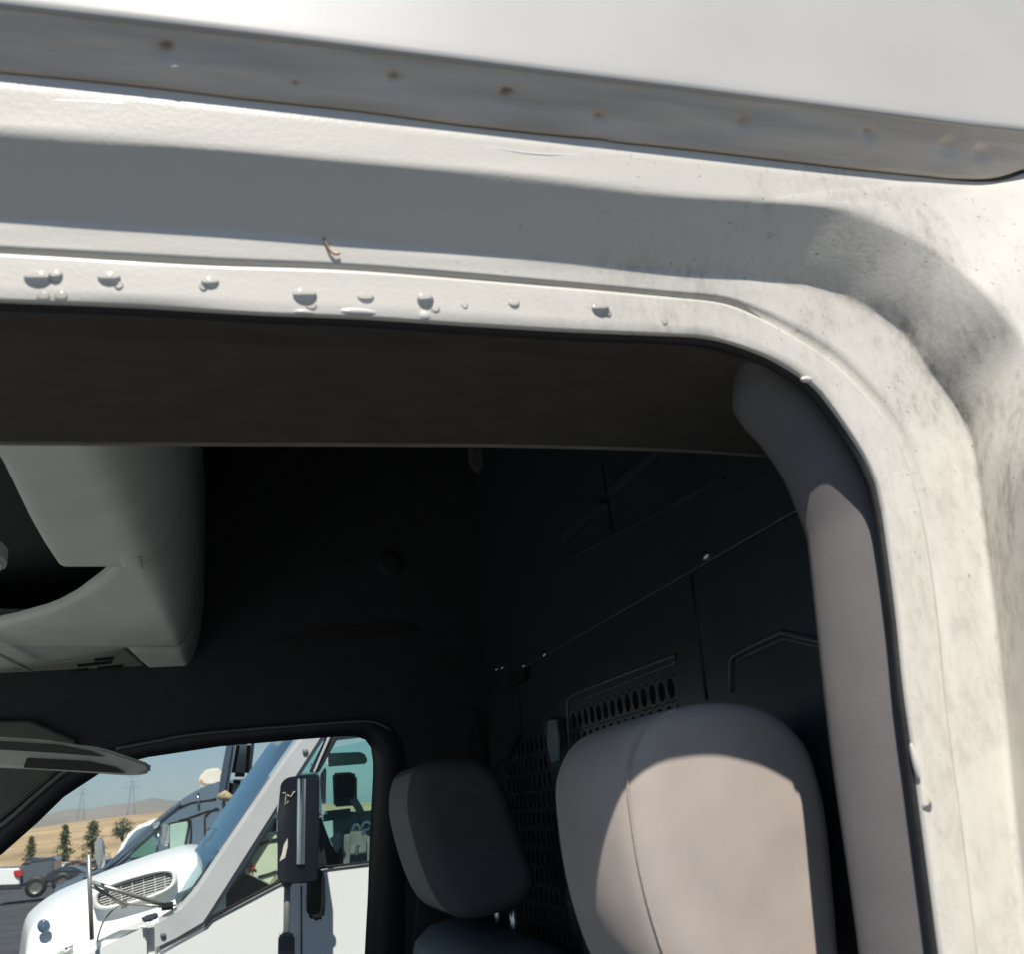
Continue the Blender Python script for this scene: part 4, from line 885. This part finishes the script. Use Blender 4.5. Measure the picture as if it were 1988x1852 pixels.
box('wall_run', ((pa.x+pb.x)/2, YWL+.15, zw/2), (pb.x-pa.x, .3, zw), WALLM, bw, .02)
box('wall_cap', ((pa.x+pb.x)/2, YWL+.15, zw+.03), (pb.x-pa.x, .38, .06), WALLM, bw, .01)

# ---------------- trees
LEAF = [mat('conifer_leaf', (.115, .150, .070), .8, var=.45, scale=1.5), mat('oak_leaf', (.105, .125, .07), .8, var=.45, scale=1.5)]
BARK = mat('bark', (.10, .075, .055), .9, var=.3, scale=6)
def tree(label, bx, base_y, top_y, wpx, Y, conif, name, lm):
    b = PY(bx, base_y, Y); top = PY(bx, top_y, Y); h = top.z; wd = wpx*Y/1885/2
    t = thing(name, label, 'tree', (b.x, Y, 0), 'trees below the hill')
    pts = [Vector((b.x, Y, -.1)), Vector((b.x+.05*h*.2, Y, h*.4)), Vector((b.x, Y, h*.93))]
    tube('trunk', pts, [h*.03, h*.02, h*.004], BARK, t, 7)
    v, f = [], []
    def leafc(c, s):
        n = Vector((random.gauss(0, 1), random.gauss(0, 1), random.gauss(0, 1))).normalized(); u = n.orthogonal().normalized(); w2 = n.cross(u)
        i = len(v); v.extend([c+u*s, c+w2*s*.6, c-u*s, c-w2*s*.6]); f.append((i, i+1, i+2, i+3))
    if conif:
        nb = 95
        for k in range(nb):
            q = (k/nb)**.85; z = h*(.10+.88*q); rad = wd*(1-q)**.8*random.choice((.35, .6, .9, 1.25))*random.uniform(.8, 1.1)+.05*wd
            a = random.uniform(0, 6.283)
            for m_ in range(26):
                s_ = random.random()**.6; p = Vector((b.x+math.cos(a)*rad*s_, Y+math.sin(a)*rad*s_, z-rad*s_*.18))+Vector((random.gauss(0, .10), random.gauss(0, .10), random.gauss(0, .06)))*wd
                leafc(p, h*random.uniform(.012, .03))
            tube('limb', [Vector((b.x, Y, z)), Vector((b.x+math.cos(a)*rad*.8, Y+math.sin(a)*rad*.8, z-rad*.14))], [h*.004, h*.001], BARK, t, 4) if k % 12 == 0 else None
    else:
        for k in range(34):
            d = Vector((random.gauss(0, 1), random.gauss(0, 1), random.gauss(0, .8))).normalized()*random.random()**.4
            c = Vector((b.x+d.x*wd*.85, Y+d.y*wd*.85, h*.70+d.z*h*.22))
            for m_ in range(45):
                leafc(c+Vector((random.gauss(0, 1), random.gauss(0, 1), random.gauss(0, .7)))*wd*.17, h*random.uniform(.010, .025))
            if k % 7 == 0: tube('limb', [Vector((b.x, Y, h*.42)), c], [h*.012, h*.003], BARK, t, 4)
    mesh('crown', v, f, lm, t, False)
tree('small slender conifer nearest the left edge below the hill', 58, 1675, 1624, 34, 110, True, 'conifer_tree', LEAF[0])
tree('slim tall conifer between the smallest and the bushiest conifers', 123, 1675, 1602, 40, 108, True, 'conifer_tree', LEAF[0])
tree('broad bushy conifer with a pointed top behind the bonnet mirror', 178, 1672, 1594, 62, 100, True, 'conifer_tree', LEAF[0])
tree('rounded leafy tree beside the far white truck', 236, 1668, 1586, 46, 120, False, 'round_tree', LEAF[1])

# ---------------- hills, pylons, haze
def hill(name, prof, Y, depth, m, bumpy):
    q = catmull([Vector((*p, 0)) for p in prof], 60); rows_ = []
    crest_ = [PY(p.x, p.y, Y) for p in q]
    for t in (-1, -.8, -.6, -.4, -.2, 0, .3, 1):
        k = max(0, 1-abs(t)**1.4)
        rows_.append([Vector((p.x, Y+depth*t+(abs(p.x)*.02), max(-2, p.z*k*(1+bumpy*math.sin(i*.7+t*5)*(abs(t)))) if k > 0 else -2)) for i, p in enumerate(crest_)])
    return struct(grid(name, rows_, m))
DRY = mat('dry_grass', (.44, .31, .175), .9, var=.42, scale=.09, bump=.6, bscale=.6, detail=8)
FARG = mat('far_dry_hill', (.30, .22, .14), .9, var=.3, scale=.004)
hill('hill', [(-1500, 1800), (-300, 1668), (0, 1628), (32, 1619), (125, 1602), (225, 1587), (310, 1578), (500, 1568), (700, 1560), (900, 1560)], 330, 200, DRY, .02)
hill('far_hills', [(-1500, 1800), (-200, 1640), (0, 1606), (75, 1590), (125, 1572), (160, 1573), (200, 1566), (250, 1560), (285, 1553), (305, 1549), (340, 1556), (400, 1562), (520, 1572), (700, 1580), (900, 1590)], 3600, 1200, FARG, .05)
PYM = mat('pylon_steel', (.30, .31, .33), .6, var=.1, scale=.1)
def pylon(label, x, ytop, ybase, Y):
    tp = PY(x, ytop, Y); bs = PY(x, ybase, Y); h = tp.z-bs.z; zb_ = bs.z
    t = thing('power_pylon', label, 'pylon', (bs.x, Y, zb_), 'pylons beyond the hill')
    def bar(nm, a, b, r): tube(nm, [a, b], r, PYM, t, 4)
    wdt = lambda q: h*.085*(1-q)**1.2+h*.012
    C = lambda q, sx, sy: Vector((bs.x+sx*wdt(q), Y+sy*wdt(q), zb_+h*q))
    for sx in (-1, 1):
        for sy in (-1, 1):
            tube('leg', [C(q, sx, sy) for q in (0, .25, .5, .75, 1)], h*.0045, PYM, t, 4)
    qs = [0, .14, .27, .39, .5, .6, .7, .8, .9]
    for a, b in zip(qs[:-1], qs[1:]):
        bar('brace', C(a, -1, -1), C(b, 1, -1), h*.003); bar('brace', C(a, 1, -1), C(b, -1, -1), h*.003)
    for q, ln in ((.70, .20), (.82, .16), (.94, .12)):
        for s_ in (-1, 1):
            bar('cross_arm', Vector((bs.x, Y, zb_+h*(q+.03))), Vector((bs.x+s_*h*ln, Y, zb_+h*q)), h*.0035)
            bar('cross_arm', Vector((bs.x, Y, zb_+h*(q-.01))), Vector((bs.x+s_*h*ln, Y, zb_+h*q)), h*.0035)
    return tp
p1 = pylon('faint steel pylon on the left, close to the window pillar', 157, 1522, 1592, 1500)
p2 = pylon('taller steel pylon on the right, near the sun visor tip', 254, 1504, 1590, 1350)

# ---------------- haze: even air between here and the far hills
zmax = max(v.co.z for n_ in ('far_hills', 'hill') for v in bpy.data.objects[n_].data.vertices)
zmax = max(zmax, p1.z, p2.z)+6
hz = box('haze', (0, 4500, (zmax-3)/2), (19000, 15400, zmax+3), PYM, None); hz['kind'] = 'stuff'
hm_ = bpy.data.materials.new('haze_air'); hm_.use_nodes = True; n_ = hm_.node_tree.nodes; n_.remove(n_['Principled BSDF'])
pv = n_.new('ShaderNodeVolumePrincipled'); pv.inputs['Color'].default_value = (.52, .81, 1.0, 1); pv.inputs['Density'].default_value = 0.00018; pv.inputs['Anisotropy'].default_value = 0.2
hm_.node_tree.links.new(pv.outputs[0], n_['Material Output'].inputs['Volume'])
hz.data.materials.clear(); hz.data.materials.append(hm_)
